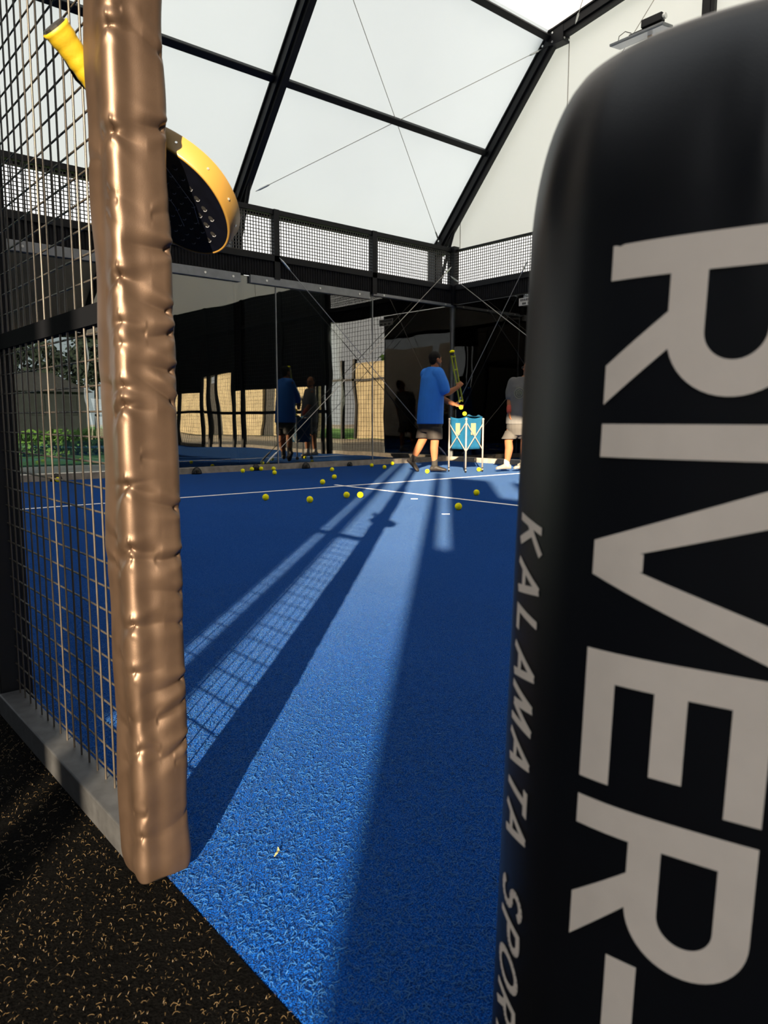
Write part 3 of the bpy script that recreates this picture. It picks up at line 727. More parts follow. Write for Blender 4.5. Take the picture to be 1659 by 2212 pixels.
# ================================================================ tennis balls
ballme = MB().ell((0, 0, 0), (.033, 0, 0), (0, .033, 0), (0, 0, .033), 24, 16)
seam = [(.0331*math.cos(a)*.9+.0331*.1*math.cos(3*a), .0331*math.sin(a)*.9-.0331*.1*math.sin(3*a), .0331*.6*math.sin(2*a)) for a in np.linspace(0, 2*PI, 48)]
seam = [tuple(Vector(p).normalized()*.0331) for p in seam]
b0 = ballme.build('tennis_ball', M['ball'], None, smooth=True); s0 = MB().tube(seam, .0012, 6).build('seam', M['seam'], b0)
balls = [((2.47, 9.75), 'yellow tennis ball seen through the fence mesh'),
 ((5.15, 9.69), 'yellow ball at the foot of the back glass, leftmost of the cluster'), ((5.45, 9.93), 'yellow ball against the kerb, touching the black dome on its left'),
 ((5.62, 9.93), 'yellow ball against the kerb, just right of the black dome'), ((5.77, 9.80), 'yellow ball near the kerb, the farther of the touching pair'),
 ((5.32, 9.06), 'yellow ball near the kerb, the nearer of the pair one behind the other'), ((4.91, 7.29), 'yellow ball just behind the service line, left of the line crossing'),
 ((6.39, 9.08), 'yellow ball between the back kerb and the ball behind the line crossing'), ((5.52, 7.86), 'yellow ball right behind the line crossing'),
 ((3.39, 6.17), 'yellow ball in front of the service line, leftmost on the open turf'), ((3.61, 5.71), 'yellow ball in front of the service line, second from the left'),
 ((4.16, 5.83), 'yellow ball in front of the line crossing, left of two close together'), ((4.27, 5.74), 'yellow ball at the edge of the faint light streak, right of two close together'),
 ((7.55, 9.5), 'yellow ball by the back kerb, leftmost of three behind the man in blue'), ((7.40, 8.99), 'yellow ball nearest the camera of three behind the man in blue'),
 ((8.18, 9.68), 'yellow ball closest behind the heel of the man in blue'), ((7.26, 7.83), 'yellow ball at the front foot of the man in blue'),
 ((8.19, 7.62), 'yellow ball on the turf beside the wheels of the ball cart'), ((5.39, 5.13), 'yellow ball on the right beyond the centre line, near the light patch'),
 ((4.31, 4.37), 'largest yellow ball, on the turf right of the light streaks, nearest the camera')]
bl = []
def put_ball(loc, lab, grp='tennis balls on the court'):
    if not bl: o = b0; bl.append(b0)
    else:
        o = b0.copy(); C.objects.link(o); c2 = s0.copy(); C.objects.link(c2); c2.parent = o; bl.append(o)
    o.location = loc; o.rotation_euler = (rnd.uniform(0, 6), rnd.uniform(0, 6), rnd.uniform(0, 6)); tag(o, lab, 'ball', grp)
for (x, y), lab in balls: put_ball((x, y, .033), lab)
put_ball((5.72, 10.05, .121), 'yellow ball resting up on the kerb under the back glass')
put_ball((5.50, 10.14, .40), 'x')
bpy.data.objects.remove(bl[-1].children[0]); bpy.data.objects.remove(bl[-1]); bl.pop()

u_dir = Vector((math.cos(YAW), -math.sin(YAW), 0))
# scraps lying on the turf
mb = MB(); pts = [(.160, .890), (.168, .894), (.176, .901), (.180, .909)]
for k in range(4): w0 = (.0006, .0016, .0016, .0004)[k]; mb.v += [(pts[k][0]-w0, pts[k][1]+w0, .007+.002*(k % 2)), (pts[k][0]+w0, pts[k][1]-w0, .0075+.002*(k % 2))]
mb.f = [(2*k, 2*k+1, 2*k+3, 2*k+2) for k in range(3)]
o = mb.build('dry_leaf', pmat('dry blade', (.30, .26, .10), .8)); so = o.modifiers.new('thickness', 'SOLIDIFY'); so.thickness = .0008; tag(o, 'thin yellow dry blade lying on the sunlit turf near the gate', 'leaf')
for (x, y), lab in (((4.637, 5.306), 'short white scrap on the sunlit turf in front of the centre line'), ((4.006, 4.23), 'short white scrap on the turf beside the narrow light streak')):
    d = u_dir*.035; e = Vector((-d.y, d.x, 0))*.12
    o = MB().obox((x, y, .003), d, e, (0, 0, .002)).build('tape_scrap', M['line']); tag(o, lab, 'scrap', 'white scraps on the turf')

# black domes at the kerb
for (x, y), lab in (((2.5, 9.93), 'black dome at the kerb seen through the fence mesh'), ((4.50, 9.93), 'black dome at the kerb right of the bronze post'), ((5.57, 10.03), 'black dome at the kerb inside the ball cluster'),
                    ((6.47, 9.93), 'black dome at the kerb in the middle of the back glass'), ((7.45, 10.0), 'smallest black dome at the kerb, left of the ball trio')):
    r = .085 if x != 7.45 else .06
    me = MB()
    def dome(u, v): th = v*PI/2; return (x+r*math.cos(th)*math.cos(2*PI*u)*.95, y-.02+r*.6*math.cos(th)*math.sin(2*PI*u), .0+r*1.25*math.sin(th)+.0)
    me.sheet(dome, 24, 10, True); me.f.append(tuple(range(24)))
    o = me.build('kerb_dome', M['blackrubber'], None, smooth=True); tag(o, lab, 'dome', 'black domes along the kerb')

# ================================================================ ball cart
u_ = Vector((math.cos(YAW), -math.sin(YAW), 0)); w_dir = Vector((math.sin(YAW), math.cos(YAW), 0))
CR = Vector((7.98, 7.72, 0)); t = empty('ball_cart', tuple(CR)); tag(t, 'wheeled ball cart with teal bag on white folding legs', 'ball cart')
def lp(mb, n_, mat, p, **k): return mb.build(n_, mat, p, **k)
def cw(U_, W_, z): return u_*U_+w_dir*W_+Vector((0, 0, z))       # local to the cart
cor = [(-.255, .02), (-.02, -.25), (.27, .0), (.02, .25)]
HT = .84
for i, (a, b_) in enumerate(cor):
    lg = lp(MB().tube([cw(a, b_, .07), cw(a, b_, HT-.03)], .0135, 10), 'leg', M['whitetube'], t, smooth=True)
    lp(MB().tube([cw(a-.012, b_, .036), cw(a+.012, b_, .036)], .035, 14).tube([cw(a, b_, .04), cw(a, b_, .09)], .012, 8), 'wheel', M['black'], lg)
    lp(MB().ell(cw(a, b_, HT-.02), (.02, 0, 0), (0, .02, 0), (0, 0, .02), 10, 8), 'corner_joint', M['whitetube'], lg)
for i in range(4):
    (a, b_), (c2, d2) = cor[i], cor[(i+1) % 4]
    P = lambda f, z: cw(a+(c2-a)*f+(((a+(c2-a)*f))*.05), b_+(d2-b_)*f+((b_+(d2-b_)*f))*.05, z)
    lp(MB().tube([P(.03, .76), P(.97, .34)], .0085, 8), 'cross_brace', M['whitetube'], t)
    lp(MB().tube([P(.97, .76), P(.03, .34)], .0085, 8), 'cross_brace', M['whitetube'], t)
def bagf(u, v):
    k = u*4; i = int(k) % 4; f = k-int(k); (a, b_), (c2, d2) = cor[i], cor[(i+1) % 4]
    z = .36+(HT-.36+.02)*v; sh = .86+.09*v+.02*math.sin(u*40)*(v > .9)-.035*math.sin(v*PI)*math.sin(f*PI)
    sag = -.03*math.sin(f*PI)*(v > .95)
    return cw((a+(c2-a)*f)*sh, (b_+(d2-b_)*f)*sh, z+sag)
mb = MB().sheet(bagf, 64, 12, True); mb.f.append(tuple(range(64)))
bag = lp(mb, 'bag', M['teal'], t, smooth=True); so = bag.modifiers.new('thickness', 'SOLIDIFY'); so.thickness = .004
def flap(u, v): return cw(.02+.24*u-.02*v, -.22+.20*u+.26*v*.6, HT+.03+.03*math.sin(u*9)*v-.01*u)
fo = lp(MB().sheet(flap, 14, 8), 'lid_flap', M['teal'], t, smooth=True); so = fo.modifiers.new('thickness', 'SOLIDIFY'); so.thickness = .004
for f0, f1, i in ((.35, .62, 0), (.30, .6, 1)):
    (a, b_), (c2, d2) = cor[i], cor[(i+1) % 4]
    def pf(u, v): f = f0+(f1-f0)*u; return cw((a+(c2-a)*f)*.955, (b_+(d2-b_)*f)*.955, .58+.18*v-.0*u)
    po = lp(MB().sheet(pf, 4, 4), 'pale_patch', M['pale'], bag); so = po.modifiers.new('thickness', 'SOLIDIFY'); so.thickness = .003

# ================================================================ people
def person_frame(x, y): return Vector((x, y, 0))
def J(base_px, base_py, sc, x, y, W_=0.0):     # zoomed-photo reading -> body space (right, away, up)
    px = 850+x/5.027; py = 740+y/5.027
    return u_*((px-base_px)/sc)+w_dir*W_+Vector((0, 0, (base_py-py)/(sc*.992)))
def hand(mb, wrist, d, palm_n, thumb_side, curl=.5, s=1.0, spread=.16):
    """palm, four unequal bent fingers and a thumb; d along the hand, palm_n out of the palm"""
    d = Vector(d).normalized(); pn = Vector(palm_n); pn = (pn-d*pn.dot(d)).normalized(); sd = d.cross(pn).normalized()*thumb_side
    wv = Vector(wrist)
    mb.loft([(wv-d*.01, sd*.025*s, pn*.018*s), (wv+d*.02*s, sd*.030*s, pn*.017*s), (wv+d*.06*s, sd*.041*s, pn*.015*s), (wv+d*.095*s, sd*.040*s, pn*.013*s), (wv+d*.105*s, sd*.034*s, pn*.010*s)])
    for k, (off, ln) in enumerate(((.030, .072), (.010, .080), (-.010, .074), (-.029, .058))):
        p = wv+d*.092*s+sd*off*s; dd = (d+sd*off*spread*8).normalized(); pts = [p]; ang = 0
        for q in range(3):
            ang += curl*(.55+.25*q); p = p+(dd*math.cos(ang)+pn*math.sin(ang))*ln*s*(.42, .33, .25)[q]; pts.append(p)
        mb.tube(pts, [.0095*s, .0090*s, .0083*s, .0068*s], 10)
    p = wv+d*.022*s+sd*.022*s; td = (d*.62+sd*.70+pn*.35).normalized(); t2 = (d*.85+sd*.25+pn*(.3+curl*.5)).normalized()
    mb.tube([p, p+td*.045*s, p+td*.045*s+t2*.032*s, p+td*.045*s+t2*.058*s], [.014*s, .0115*s, .0098*s, .0075*s], 10)
def head_mesh(mb, c, Fd, scale=1.0):
    """skull, jaw, nose, lips, brow and ears; Fd is the looking direction"""
    F_ = Vector(Fd).normalized(); Sd = F_.cross(Vector((0, 0, 1))).normalized(); Z_ = Sd.cross(F_).normalized(); s = scale; c = Vector(c)
    mb.ell(c+Z_*.03*s-F_*.012*s, Sd*.076*s, F_*.098*s, Z_*.090*s)
    mb.loft([(c-Z_*.118*s+F_*.052*s, Sd*.026*s, F_*.026*s), (c-Z_*.100*s+F_*.040*s, Sd*.045*s, F_*.050*s), (c-Z_*.06*s+F_*.022*s, Sd*.060*s, F_*.072*s), (c+Z_*.0*s+F_*.012*s, Sd*.069*s, F_*.080*s), (c+Z_*.05*s+F_*.006*s, Sd*.066*s, F_*.080*s)])
    mb.loft([(c+Z_*.022*s+F_*.088*s, Sd*.008*s, F_*.008*s), (c-Z_*.005*s+F_*.098*s, Sd*.012*s, F_*.012*s), (c-Z_*.026*s+F_*.104*s, Sd*.017*s, F_*.016*s), (c-Z_*.036*s+F_*.094*s, Sd*.013*s, F_*.010*s)])
    mb.ell(c-Z_*.060*s+F_*.086*s, Sd*.024*s, F_*.010*s, Z_*.006*s, 12, 8); mb.ell(c-Z_*.071*s+F_*.083*s, Sd*.021*s, F_*.010*s, Z_*.006*s, 12, 8)
    mb.ell(c+Z_*.034*s+F_*.080*s, Sd*.052*s, F_*.012*s, Z_*.009*s, 12, 8)
    for k in (-1, 1): mb.ell(c+Sd*k*.078*s-Z_*.008*s-F_*.010*s, Sd*.010*s, F_*.020*s, Z_*.032*s, 12, 8)
    return F_, Sd, Z_
def foot_shoe(mb, ankle, toe_dir, L_=.27, ww=.047, pitch=0.0):
    d = Vector(toe_dir).normalized(); sdv = d.cross(Vector((0, 0, 1))).normalized(); upv = sdv.cross(d)
    a = Vector(ankle)
    def ring(f, hh, wd): return (a+d*(f*L_)+upv*(-.085+hh/2), upv*(hh/2), sdv*wd)
    mb.loft([ring(-.27, .045, .020), ring(-.24, .075, .034), ring(-.10, .105, .037), ring(.06, .10, .039), ring(.25, .078, .045), ring(.45, .060, .048), ring(.62, .050, .042), ring(.71, .036, .024)])
    mb.tube([a-upv*.03, a+upv*.04], [.042, .040], 12)
def limb(mb, pts, rads):
    P = [Vector(p) for p in pts]; out = [P[0]]; rr = [rads[0]]
    for i in range(len(P)-1):
        for k in range(1, 6):
            t_ = k/5; out.append(P[i].lerp(P[i+1], t_)); rr.append(rads[i]+(rads[i+1]-rads[i])*(t_*t_*(3-2*t_)))
    mb.tube(out, rr, 14)
    for p, r in ((P[0], rads[0]), (P[-1], rads[-1])): mb.ell(p, (r, 0, 0), (0, r, 0), (0, 0, r), 12, 8)

# ---- man in blue by the cart
BX, BY, SC = 925.0, 1021.0, 137.5
P1 = Vector((7.466, 8.005, 0)); man = empty('person', tuple(P1)); tag(man, 'person in blue t-shirt and dark shorts emptying a lime ball tube into the cart', 'person')
j = lambda x, y, W_=0.0: J(BX, BY, SC, x, y, W_)
Fd = (u_*.80+w_dir*.60).normalized(); Rd = (u_*.60-w_dir*.80).normalized()      # facing / his right
hip = j(385, 870); chest = j(402, 520); neck = j(425, 345); headc = j(436, 232)
rs = chest+Rd*.165+Vector((0, 0, .205)); ls = chest-Rd*.165+Vector((0, 0, .205))
r_el = j(540, 590, -.16); r_wr = j(668, 520, -.06); r_hd = j(705, 480, -.02)
l_el = j(535, 640, .22); l_wr = j(640, 688, .16)
fk = j(432, 1075, -.10); fa = j(434, 1330, -.08); rk = j(312, 1065, .10); ra = j(205, 1288, .16)
B = MB()
B.loft([(hip+Vector((0, 0, -.13)), Rd*.12, Fd*.10), (hip+Vector((0, 0, -.05)), Rd*.185, Fd*.155), (hip+Vector((0, 0, .10)), Rd*.195, Fd*.165), (j(392, 700), Rd*.195, Fd*.170), (chest, Rd*.200, Fd*.150), (chest+Vector((0, 0, .14)), Rd*.205, Fd*.125), (chest+Vector((0, 0, .25)), Rd*.150, Fd*.085), (chest+Vector((0, 0, .31)), Rd*.075, Fd*.070)])
limb(B, [chest+Vector((0, 0, .24)), neck, headc-Vector((0, 0, .04))], [.072, .062, .060])
head_mesh(B, headc, Fd*.9+u_*.15)
limb(B, [rs, r_el, r_wr], [.070, .052, .034]); limb(B, [ls, l_el, l_wr], [.070, .050, .034])
tube_top, tube_bot = j(608, 150, -.02), j(716, 668, .06); tdv = (tube_bot-tube_top).normalized()
hand(B, r_wr, (r_hd-r_wr), -Fd*.2+w_dir*.9+u_*.3, 1, .75)
hand(B, l_wr, u_*.9+Vector((0, 0, -.30)), Vector((0, 0, 1))*.8-w_dir*.5, -1, .28)
limb(B, [hip+Rd*.09+Vector((0, 0, -.06)), fk, fk+(fa-fk)*.32+Fd*-.012, fa], [.098, .066, .062, .040])
limb(B, [hip-Rd*.09+Vector((0, 0, -.06)), rk, rk+(ra-rk)*.32, ra], [.098, .066, .062, .040])
body = fuse(B.build('body', M['skin'], man), .0065, 5)
H_ = (Fd*.9+u_*.15).normalized(); HS = H_.cross(Vector((0, 0, 1))).normalized()
hb = MB(); hz = Vector((0, 0, 1))
hb.ell(headc+hz*.040-H_*.018, HS*.082, H_*.101, hz*.089); hb.ell(headc-H_*.050+hz*.0, HS*.072, H_*.055, hz*.085)
hr = fuse(hb.build('hair', M['hair'], man), .006, 3)
bd = MB(); bd.loft([(headc-hz*.125+H_*.055, HS*.027, H_*.028), (headc-hz*.100+H_*.046, HS*.048, H_*.052), (headc-hz*.060+H_*.024, HS*.064, H_*.071), (headc-hz*.040+H_*.0, HS*.068, H_*.060)])
fuse(bd.build('beard', M['beard'], man), .006, 3)
for k in (-1, 1): MB().ell(headc+H_*.080+HS*k*.032+hz*.012, HS*.012, H_*.008, hz*.006, 10, 6).build('eye', M['eye'], man, smooth=True)
sh = MB()
sh.loft([(hip+Vector((0, 0, -.045)), Rd*.225, Fd*.195), (hip+Vector((0, 0, .06)), Rd*.222, Fd*.193), (j(390, 700), Rd*.218, Fd*.190), (chest, Rd*.218, Fd*.167), (chest+Vector((0, 0, .14)), Rd*.220, Fd*.140), (chest+Vector((0, 0, .245)), Rd*.165, Fd*.098), (chest+Vector((0, 0, .31)), Rd*.080, Fd*.078)])
limb(sh, [rs-Rd*.03, rs+(r_el-rs)*.5, rs+(r_el-rs)*.80], [.100, .096, .088]); limb(sh, [ls+Rd*.03, ls+(l_el-ls)*.5, ls+(l_el-ls)*.8], [.100, .092, .084])
fuse(sh.build('t_shirt', M['blueshirt'], man), .0085, 7)
so_ = MB()
kf, kr = hip+Rd*.10+Vector((0, 0, -.10)), hip-Rd*.10+Vector((0, 0, -.10))
so_.loft([(hip+Vector((0, 0, -.17)), Rd*.17, Fd*.15), (hip+Vector((0, 0, -.06)), Rd*.212, Fd*.182), (hip+Vector((0, 0, .05)), Rd*.205, Fd*.178)])
so_.loft([(fk+Vector((0, 0, .02)), u_*.118, w_dir*.115), (kf.lerp(fk, .55), u_*.125, w_dir*.125), (kf, u_*.125, w_dir*.125)])
so_.loft([(rk+Vector((0, 0, .02)), u_*.112, w_dir*.112), (kr.lerp(rk, .55), u_*.122, w_dir*.122), (kr, u_*.125, w_dir*.125)])
fuse(so_.build('shorts', M['brownshorts'], man), .0085, 5)
for (an, kn, td, nm) in ((fa, fk, u_*.96-w_dir*.28, 'shoe'), (ra, rk, u_*.62-w_dir*.45+Vector((0, 0, -.62)), 'shoe')):
    m2 = MB(); foot_shoe(m2, an-Vector((0, 0, .012)) if nm and an is fa else an, td); fuse(m2.build('shoe', M['shoeblack'], man), .0055, 4)
    m3 = MB(); ax = (kn-an).normalized(); limb(m3, [an-ax*.02, an+ax*.085], [.047, .046]); m3.build('sock', M['sock'], man, smooth=True)
# the lime collecting tube in his hand and the balls leaving it
tb = empty('ball_tube', tuple(P1)); tag(tb, 'lime yellow ball collecting tube held upright by the man in blue', 'ball tube')
off = P1
ax = tdv; sa = ax.cross(w_dir).normalized(); sb = ax.cross(sa)
for k in range(4):
    a = PI/4+k*PI/2; o_ = sa*math.cos(a)*.034+sb*math.sin(a)*.034
    MB().bar(tube_top+o_+ax*.05, tube_bot+o_, .017, .012).build('rod', M['tube'], tb)
for f in (.10, .36, .62, .97):
    c2 = tube_top.lerp(tube_bot, f); MB().tube([c2-ax*.008, c2+ax*.008], .040, 16).build('ring', M['tube'], tb)
MB().tube([tube_top+ax*.015, tube_top+ax*.05], .038, 14).build('neck', M['black'], tb)
MB().ell(tube_top, sa*.040, sb*.040, ax*.024, 16, 10).build('end_cap', M['ball'], tb, smooth=True)
for (x, y, W_, lab) in ((718, 727, .08, 'yellow ball just leaving the hand of the man in blue'), (756, 793, .06, 'yellow ball dropping onto the rim of the ball cart')):
    put_ball(tuple(P1+j(x, y, W_)), lab, 'balls dropping into the cart')

# ---- man in grey behind the lettered pad
B2X, B2Y, SC2 = 1118.0, 1019.0, 135.5
P2 = Vector((8.612, 7.178, 0)); man2 = empty('person', tuple(P2)); tag(man2, 'person in grey t-shirt, grey shorts and glasses, half hidden by the lettered pad', 'person')
k_ = lambda x, y, W_=0.0: J(B2X, B2Y, SC2, x, y, W_)
F2 = (-u_*.45-w_dir*.89).normalized(); R2 = (-u_*.89+w_dir*.45).normalized()
hip = k_(1345, 900); chest = k_(1372, 600); neck = k_(1412, 415); headc = k_(1440, 320)
rs = chest+R2*.170+Vector((0, 0, .195)); ls = chest-R2*.170+Vector((0, 0, .195))
r_el = k_(1248, 665, .03); r_wr = k_(1232, 770, -.06); l_el = k_(1490, 670, .0); l_wr = k_(1478, 800, -.1)
fk = k_(1235, 1075, -.02); fa = k_(1225, 1318, .0); lk = k_(1420, 1075, .06); la = k_(1425, 1318, .10)
B = MB()
B.loft([(hip+Vector((0, 0, -.13)), R2*.12, F2*.10), (hip+Vector((0, 0, -.05)), R2*.175, F2*.14), (hip+Vector((0, 0, .10)), R2*.180, F2*.15), (chest-Vector((0, 0, .13)), R2*.18, F2*.15), (chest, R2*.19, F2*.135), (chest+Vector((0, 0, .13)), R2*.195, F2*.115), (chest+Vector((0, 0, .23)), R2*.145, F2*.08), (chest+Vector((0, 0, .28)), R2*.07, F2*.066)])
limb(B, [chest+Vector((0, 0, .22)), neck, headc-Vector((0, 0, .04))], [.068, .058, .056])
HF = (-u_*.93-w_dir*.35).normalized(); head_mesh(B, headc, HF, .97)
limb(B, [rs, r_el, r_wr], [.066, .048, .032]); limb(B, [ls, l_el, l_wr], [.066, .048, .032])
hand(B, r_wr, Vector((0, 0, -1))+u_*.1-w_dir*.15, u_*.9+w_dir*.1, -1, .45); hand(B, l_wr, Vector((0, 0, -1))-u_*.1-w_dir*.15, -u_*.9, 1, .45)
limb(B, [hip+R2*.09+Vector((0, 0, -.06)), fk, fk+(fa-fk)*.32+u_*.02, fa], [.095, .062, .064, .040]); limb(B, [hip-R2*.09+Vector((0, 0, -.06)), lk, lk+(la-lk)*.32, la], [.095, .062, .062, .040])
fuse(B.build('body', M['skin'], man2), .0065, 5)
HS = HF.cross(Vector((0, 0, 1))).normalized()
hb = MB(); hb.ell(headc+hz*.040-HF*.034, HS*.078, HF*.083, hz*.082); hb.ell(headc-HF*.05+hz*.0, HS*.068, HF*.05, hz*.07)
fuse(hb.build('hair', M['hair'], man2), .006, 3)
bd = MB(); bd.loft([(headc-hz*.121+HF*.053, HS*.027, HF*.027), (headc-hz*.098+HF*.044, HS*.046, HF*.050), (headc-hz*.060+HF*.023, HS*.061, HF*.069), (headc-hz*.035, HS*.066, HF*.06)])
fuse(bd.build('beard', M['beard'], man2), .006, 3)
for k in (-1, 1): MB().ell(headc+HF*.080+HS*k*.032+hz*.012, HS*.012, HF*.008, hz*.006, 10, 6).build('eye', M['eye'], man2, smooth=True)
gm = MB()
for k in (-1, 1):
    gm.tube([headc+HF*.100+HS*(k*.032+.024*math.cos(a))+hz*(.010+.019*math.sin(a)) for a in np.linspace(0, 2*PI, 17)], .0032, 6)
    gm.tube([headc+HF*.098+HS*k*.058+hz*.014, headc+HF*.03+HS*k*.079+hz*.014, headc-HF*.02+HS*k*.08+hz*.006], .0028, 6)
gm.build('glasses', M['black'], man2)
sh = MB()
sh.loft([(hip+Vector((0, 0, .0)), R2*.205, F2*.175), (hip+Vector((0, 0, .10)), R2*.203, F2*.175), (chest-Vector((0, 0, .13)), R2*.20, F2*.17), (chest, R2*.208, F2*.152), (chest+Vector((0, 0, .13)), R2*.21, F2*.13), (chest+Vector((0, 0, .228)), R2*.158, F2*.092), (chest+Vector((0, 0, .285)), R2*.076, F2*.074)])
limb(sh, [rs-R2*.03, rs+(r_el-rs)*.45, rs+(r_el-rs)*.72], [.092, .087, .079]); limb(sh, [ls+R2*.03, ls+(l_el-ls)*.5, ls+(l_el-ls)*.85], [.092, .087, .079])
tee = fuse(sh.build('t_shirt', M['greyshirt'], man2), .0085, 7)
lg = MB()                                      # ring emblem printed on the chest
def chest_pt(a, z):
    th = a; return chest+Vector((0, 0, z))+R2*(.213*math.sin(th))+F2*(.160*math.cos(th))
for rr in (.080, .050): lg.tube([chest_pt(.0+rr*4.6*math.cos(a), .03+rr*1.0*math.sin(a)) for a in np.linspace(0, 2*PI, 30)], .0045, 6)
for q in range(5): lg.tube([chest_pt(-.18+q*.09, -.005+.014*(q % 2)), chest_pt(-.12+q*.09, .055+.010*(q % 3))], .0045, 6)
lg.build('emblem', M['pale'], tee)
so_ = MB(); kf, kr = hip+R2*.095+Vector((0, 0, -.10)), hip-R2*.095+Vector((0, 0, -.10))
so_.loft([(hip+Vector((0, 0, -.17)), R2*.16, F2*.14), (hip+Vector((0, 0, -.06)), R2*.195, F2*.165), (hip+Vector((0, 0, .06)), R2*.188, F2*.16)])
so_.loft([(fk+Vector((0, 0, .03)), u_*.115, w_dir*.11), (kf.lerp(fk, .55), u_*.118, w_dir*.118), (kf, u_*.115, w_dir*.115)]); so_.loft([(lk+Vector((0, 0, .03)), u_*.115, w_dir*.11), (kr.lerp(lk, .55), u_*.118, w_dir*.118), (kr, u_*.115, w_dir*.115)])
fuse(so_.build('shorts', M['greyshorts'], man2), .0085, 5)
for an, kn in ((fa, fk), (la, lk)):
    m2 = MB(); foot_shoe(m2, an, -u_*.9-w_dir*.42); fuse(m2.build('shoe', M['shoewhite'], man2), .0055, 4)
    m3 = MB(); limb(m3, [an-hz*.02, an+hz*.05], [.046, .046]); m3.build('sock', M['whitesock'], man2, smooth=True)
m3 = MB(); limb(m3, [r_wr.lerp(r_el, .05), r_wr.lerp(r_el, .45)], [.041, .046]); m3.build('wristband', M['red'], man2, smooth=True)

# ================================================================ buildings, garden and added sun blockers behind the camera
XS = -4.0; EXTRA = abs(XS)/math.sin(SUN_AZ)*SUN_TAN
def shade(name, c0, c1, h, mat='plaster'):         # c = y - x measured along the light; added unseen, shaped to cut its beams
    cot = 1/math.tan(SUN_AZ); xb = XS-.25; T_ = h+EXTRA
    q = [(XS, c0+XS*cot), (xb, c0+xb*cot), (xb, c1+xb*cot), (XS, c1+XS*cot)]
    o = MB().add([(x, y, -.05) for x, y in q]+[(x, y, T_) for x, y in q], [(0, 1, 2, 3), (7, 6, 5, 4), (0, 4, 5, 1), (1, 5, 6, 2), (2, 6, 7, 3), (3, 7, 4, 0)]).build(name, M[mat]); tag(o, kind='structure'); return o
shade('wall_blocker', 1.58, 12, 4.4, 'darkwall'); shade('pillar_blocker', 1.335, 1.515, 4.4, 'darkwall'); shade('pillar_blocker', .37, .53, 2.9)
shade('wall_blocker_low', .26, .37, 1.08); shade('wall_blocker_mid', -.52, .26, 2.7); shade('wall_blocker_step', -.88, -.52, 2.1); shade('wall_blocker_end', -9, -.88, 2.7)  # pale blockers also bounce light onto the pad lettering

cv = MB().box((-4.2, 1.75, 2.75), (-.10, 9.5, 2.9)).build('canopy_walkway', M['darkwall']); tag(cv, kind='structure')
# cream building across the yard, sunlit, with openings; mirrored in the back glass
cb = empty('cream_building', (20, -10, 0)); tag(cb, 'sunlit cream building across the yard, mirrored in the back glass', 'building')
par = Matrix.Translation((-20, 10, 0))
def cp(mb, n_, m__): o = mb.build(n_, m__, None); o.parent = cb; o.matrix_parent_inverse = par
for y0, y1, z1 in ((-26, -19.4, 3.3), (-18.0, -13.4, 3.3), (-12.2, -8.6, 3.4), (-5.6, -3.6, 3.3), (-2.6, -1.4, 3.3)):
    cp(MB().box((20, y0, 0), (20.3, y1, z1)), 'wall', M['cream'])
for y0, y1 in ((-19.4, -18.0), (-13.4, -12.2)):
    cp(MB().box((20.15, y0, 0), (20.25, y1, 2.9)), 'door', M['darkwall'])
cp(MB().box((19.9, -26, 3.3), (20.4, -8.6, 3.7)), 'cornice', M['darkwall'])
for y in (-8.6, -7.6, -6.6, -5.6, -3.1, -1.4): cp(MB().box((19.95, y-.07, 0), (20.1, y+.07, 3.5)), 'frame_post', M['steel'])
cp(MB().box((19.95, -8.6, 2.5), (20.1, -1.4, 2.6)), 'frame_rail', M['steel'])
lw = MB().box((21, -30, -.05), (60, 30, -.02)).build('lawn_yard', M['lawn']); tag(lw, kind='structure')
lw = MB().box((-30, 14.0, -.05), (60, 80, -.02)).build('lawn_garden', M['lawn']); tag(lw, kind='structure')
def crown(mb, c, r, k, sz):
    for i in range(k):
        th, ph = rnd.uniform(0, 2*PI), math.acos(rnd.uniform(-1, 1)); q = r*rnd.uniform(.55, 1)**.6
        p = Vector(c)+Vector((q*math.sin(ph)*math.cos(th), q*math.sin(ph)*math.sin(th), q*.8*math.cos(ph)))
        a = Vector((rnd.gauss(0, 1), rnd.gauss(0, 1), rnd.gauss(0, 1))).normalized(); b2 = a.cross(Vector((rnd.gauss(0, 1), rnd.gauss(0, 1), rnd.gauss(0, 1)))).normalized(); s_ = sz*rnd.uniform(.6, 1.3)
        mb.add([p-a*s_, p+b2*s_*.5, p+a*s_, p-b2*s_*.5], [(0, 1, 2, 3)])
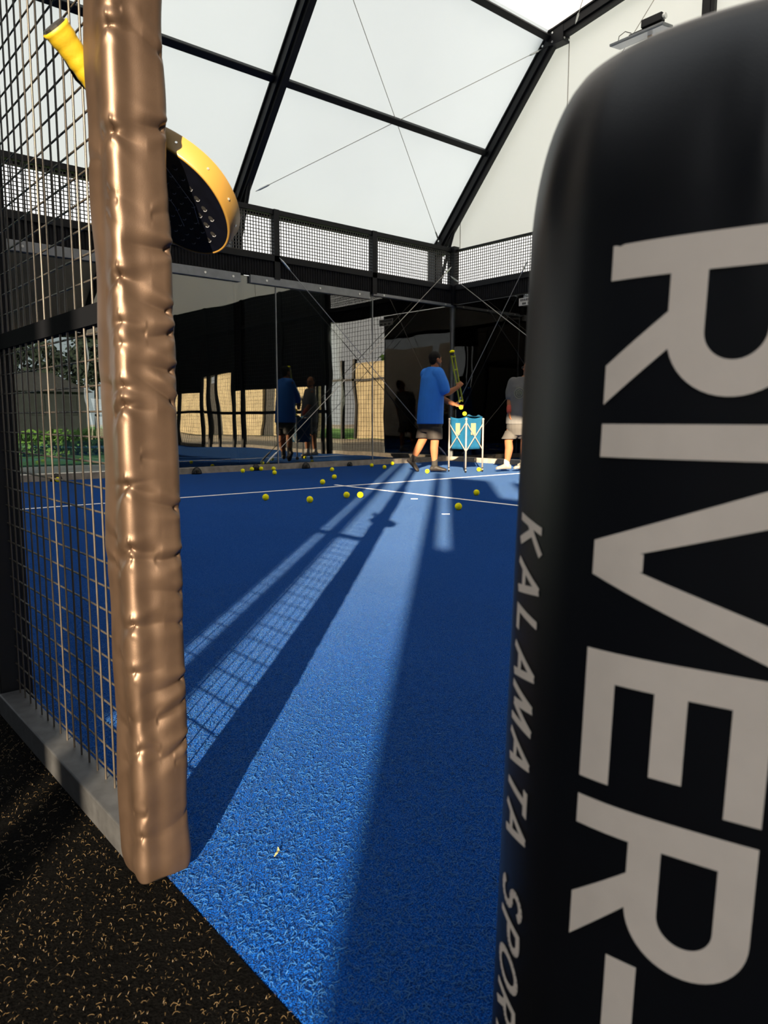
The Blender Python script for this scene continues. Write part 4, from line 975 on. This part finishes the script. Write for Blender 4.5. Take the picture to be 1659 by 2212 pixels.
def tree(x, y, h, r, leaf, lab):
    t_ = empty('tree', (x, y, 0)); tag(t_, lab, 'tree', 'trees beyond the lawn')
    MB().tube([(0, 0, -.05), (.05, 0, h*.5), (0, 0, h*.8)], [.16, .12, .05], 8).build('trunk', M['bark'], t_)
    mb = MB()
    for q in range(5): crown(mb, (rnd.uniform(-.5, .5)*r, rnd.uniform(-.5, .5)*r, h-r*.75+rnd.uniform(-.4, .3)*r), r*.72, 220, .16*r**.5)
    mb.build('crown', leaf, t_)
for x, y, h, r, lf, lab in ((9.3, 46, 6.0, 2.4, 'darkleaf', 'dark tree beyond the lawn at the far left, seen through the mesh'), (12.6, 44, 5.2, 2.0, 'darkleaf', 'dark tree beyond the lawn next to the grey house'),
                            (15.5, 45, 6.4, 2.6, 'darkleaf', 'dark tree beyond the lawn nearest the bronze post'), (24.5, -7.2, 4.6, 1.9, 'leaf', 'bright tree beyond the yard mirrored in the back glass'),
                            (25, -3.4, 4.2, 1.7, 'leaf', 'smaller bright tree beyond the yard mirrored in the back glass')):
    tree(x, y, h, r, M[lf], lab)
hs = empty('house', (11, 40, 0)); tag(hs, 'low grey house beyond the lawn, seen through the mesh and glass', 'house')
MB().box((-3.2, 0, -.05), (2.2, 5, 2.2)).build('wall', M['housewall'], hs)
MB().add([(-3.5, -.3, 2.2), (2.5, -.3, 2.2), (2.5, 5.3, 2.2), (-3.5, 5.3, 2.2), (-2.2, 2.5, 3.3), (1.2, 2.5, 3.3)], [(0, 1, 5, 4), (1, 2, 5), (2, 3, 4, 5), (3, 0, 4), (0, 3, 2, 1)]).build('roof', M['rooftile'], hs)
for a in (-2.4, -.6, 1.0): MB().box((a, -.04, 1.0), (a+.7, .0, 2.0)).build('window', M['darkwall'], hs)
for x0, x1, y, lab in ((-2, 4.0, 17.5, 'low green hedge across the lawn beyond the left glass'),):
    mb = MB()
    for k in range(3000):
        p = Vector((rnd.uniform(x0, x1+3), y+rnd.uniform(-.5, .5), rnd.uniform(.0, .55))); a = Vector((rnd.gauss(0, 1), rnd.gauss(0, 1), rnd.gauss(0, 1))).normalized(); b2 = a.orthogonal().normalized()
        mb.add([p-a*.09, p+b2*.05, p+a*.09, p-b2*.05], [(0, 1, 2, 3)])
    o = mb.build('hedge', M['leaf']); tag(o, lab, 'hedge')
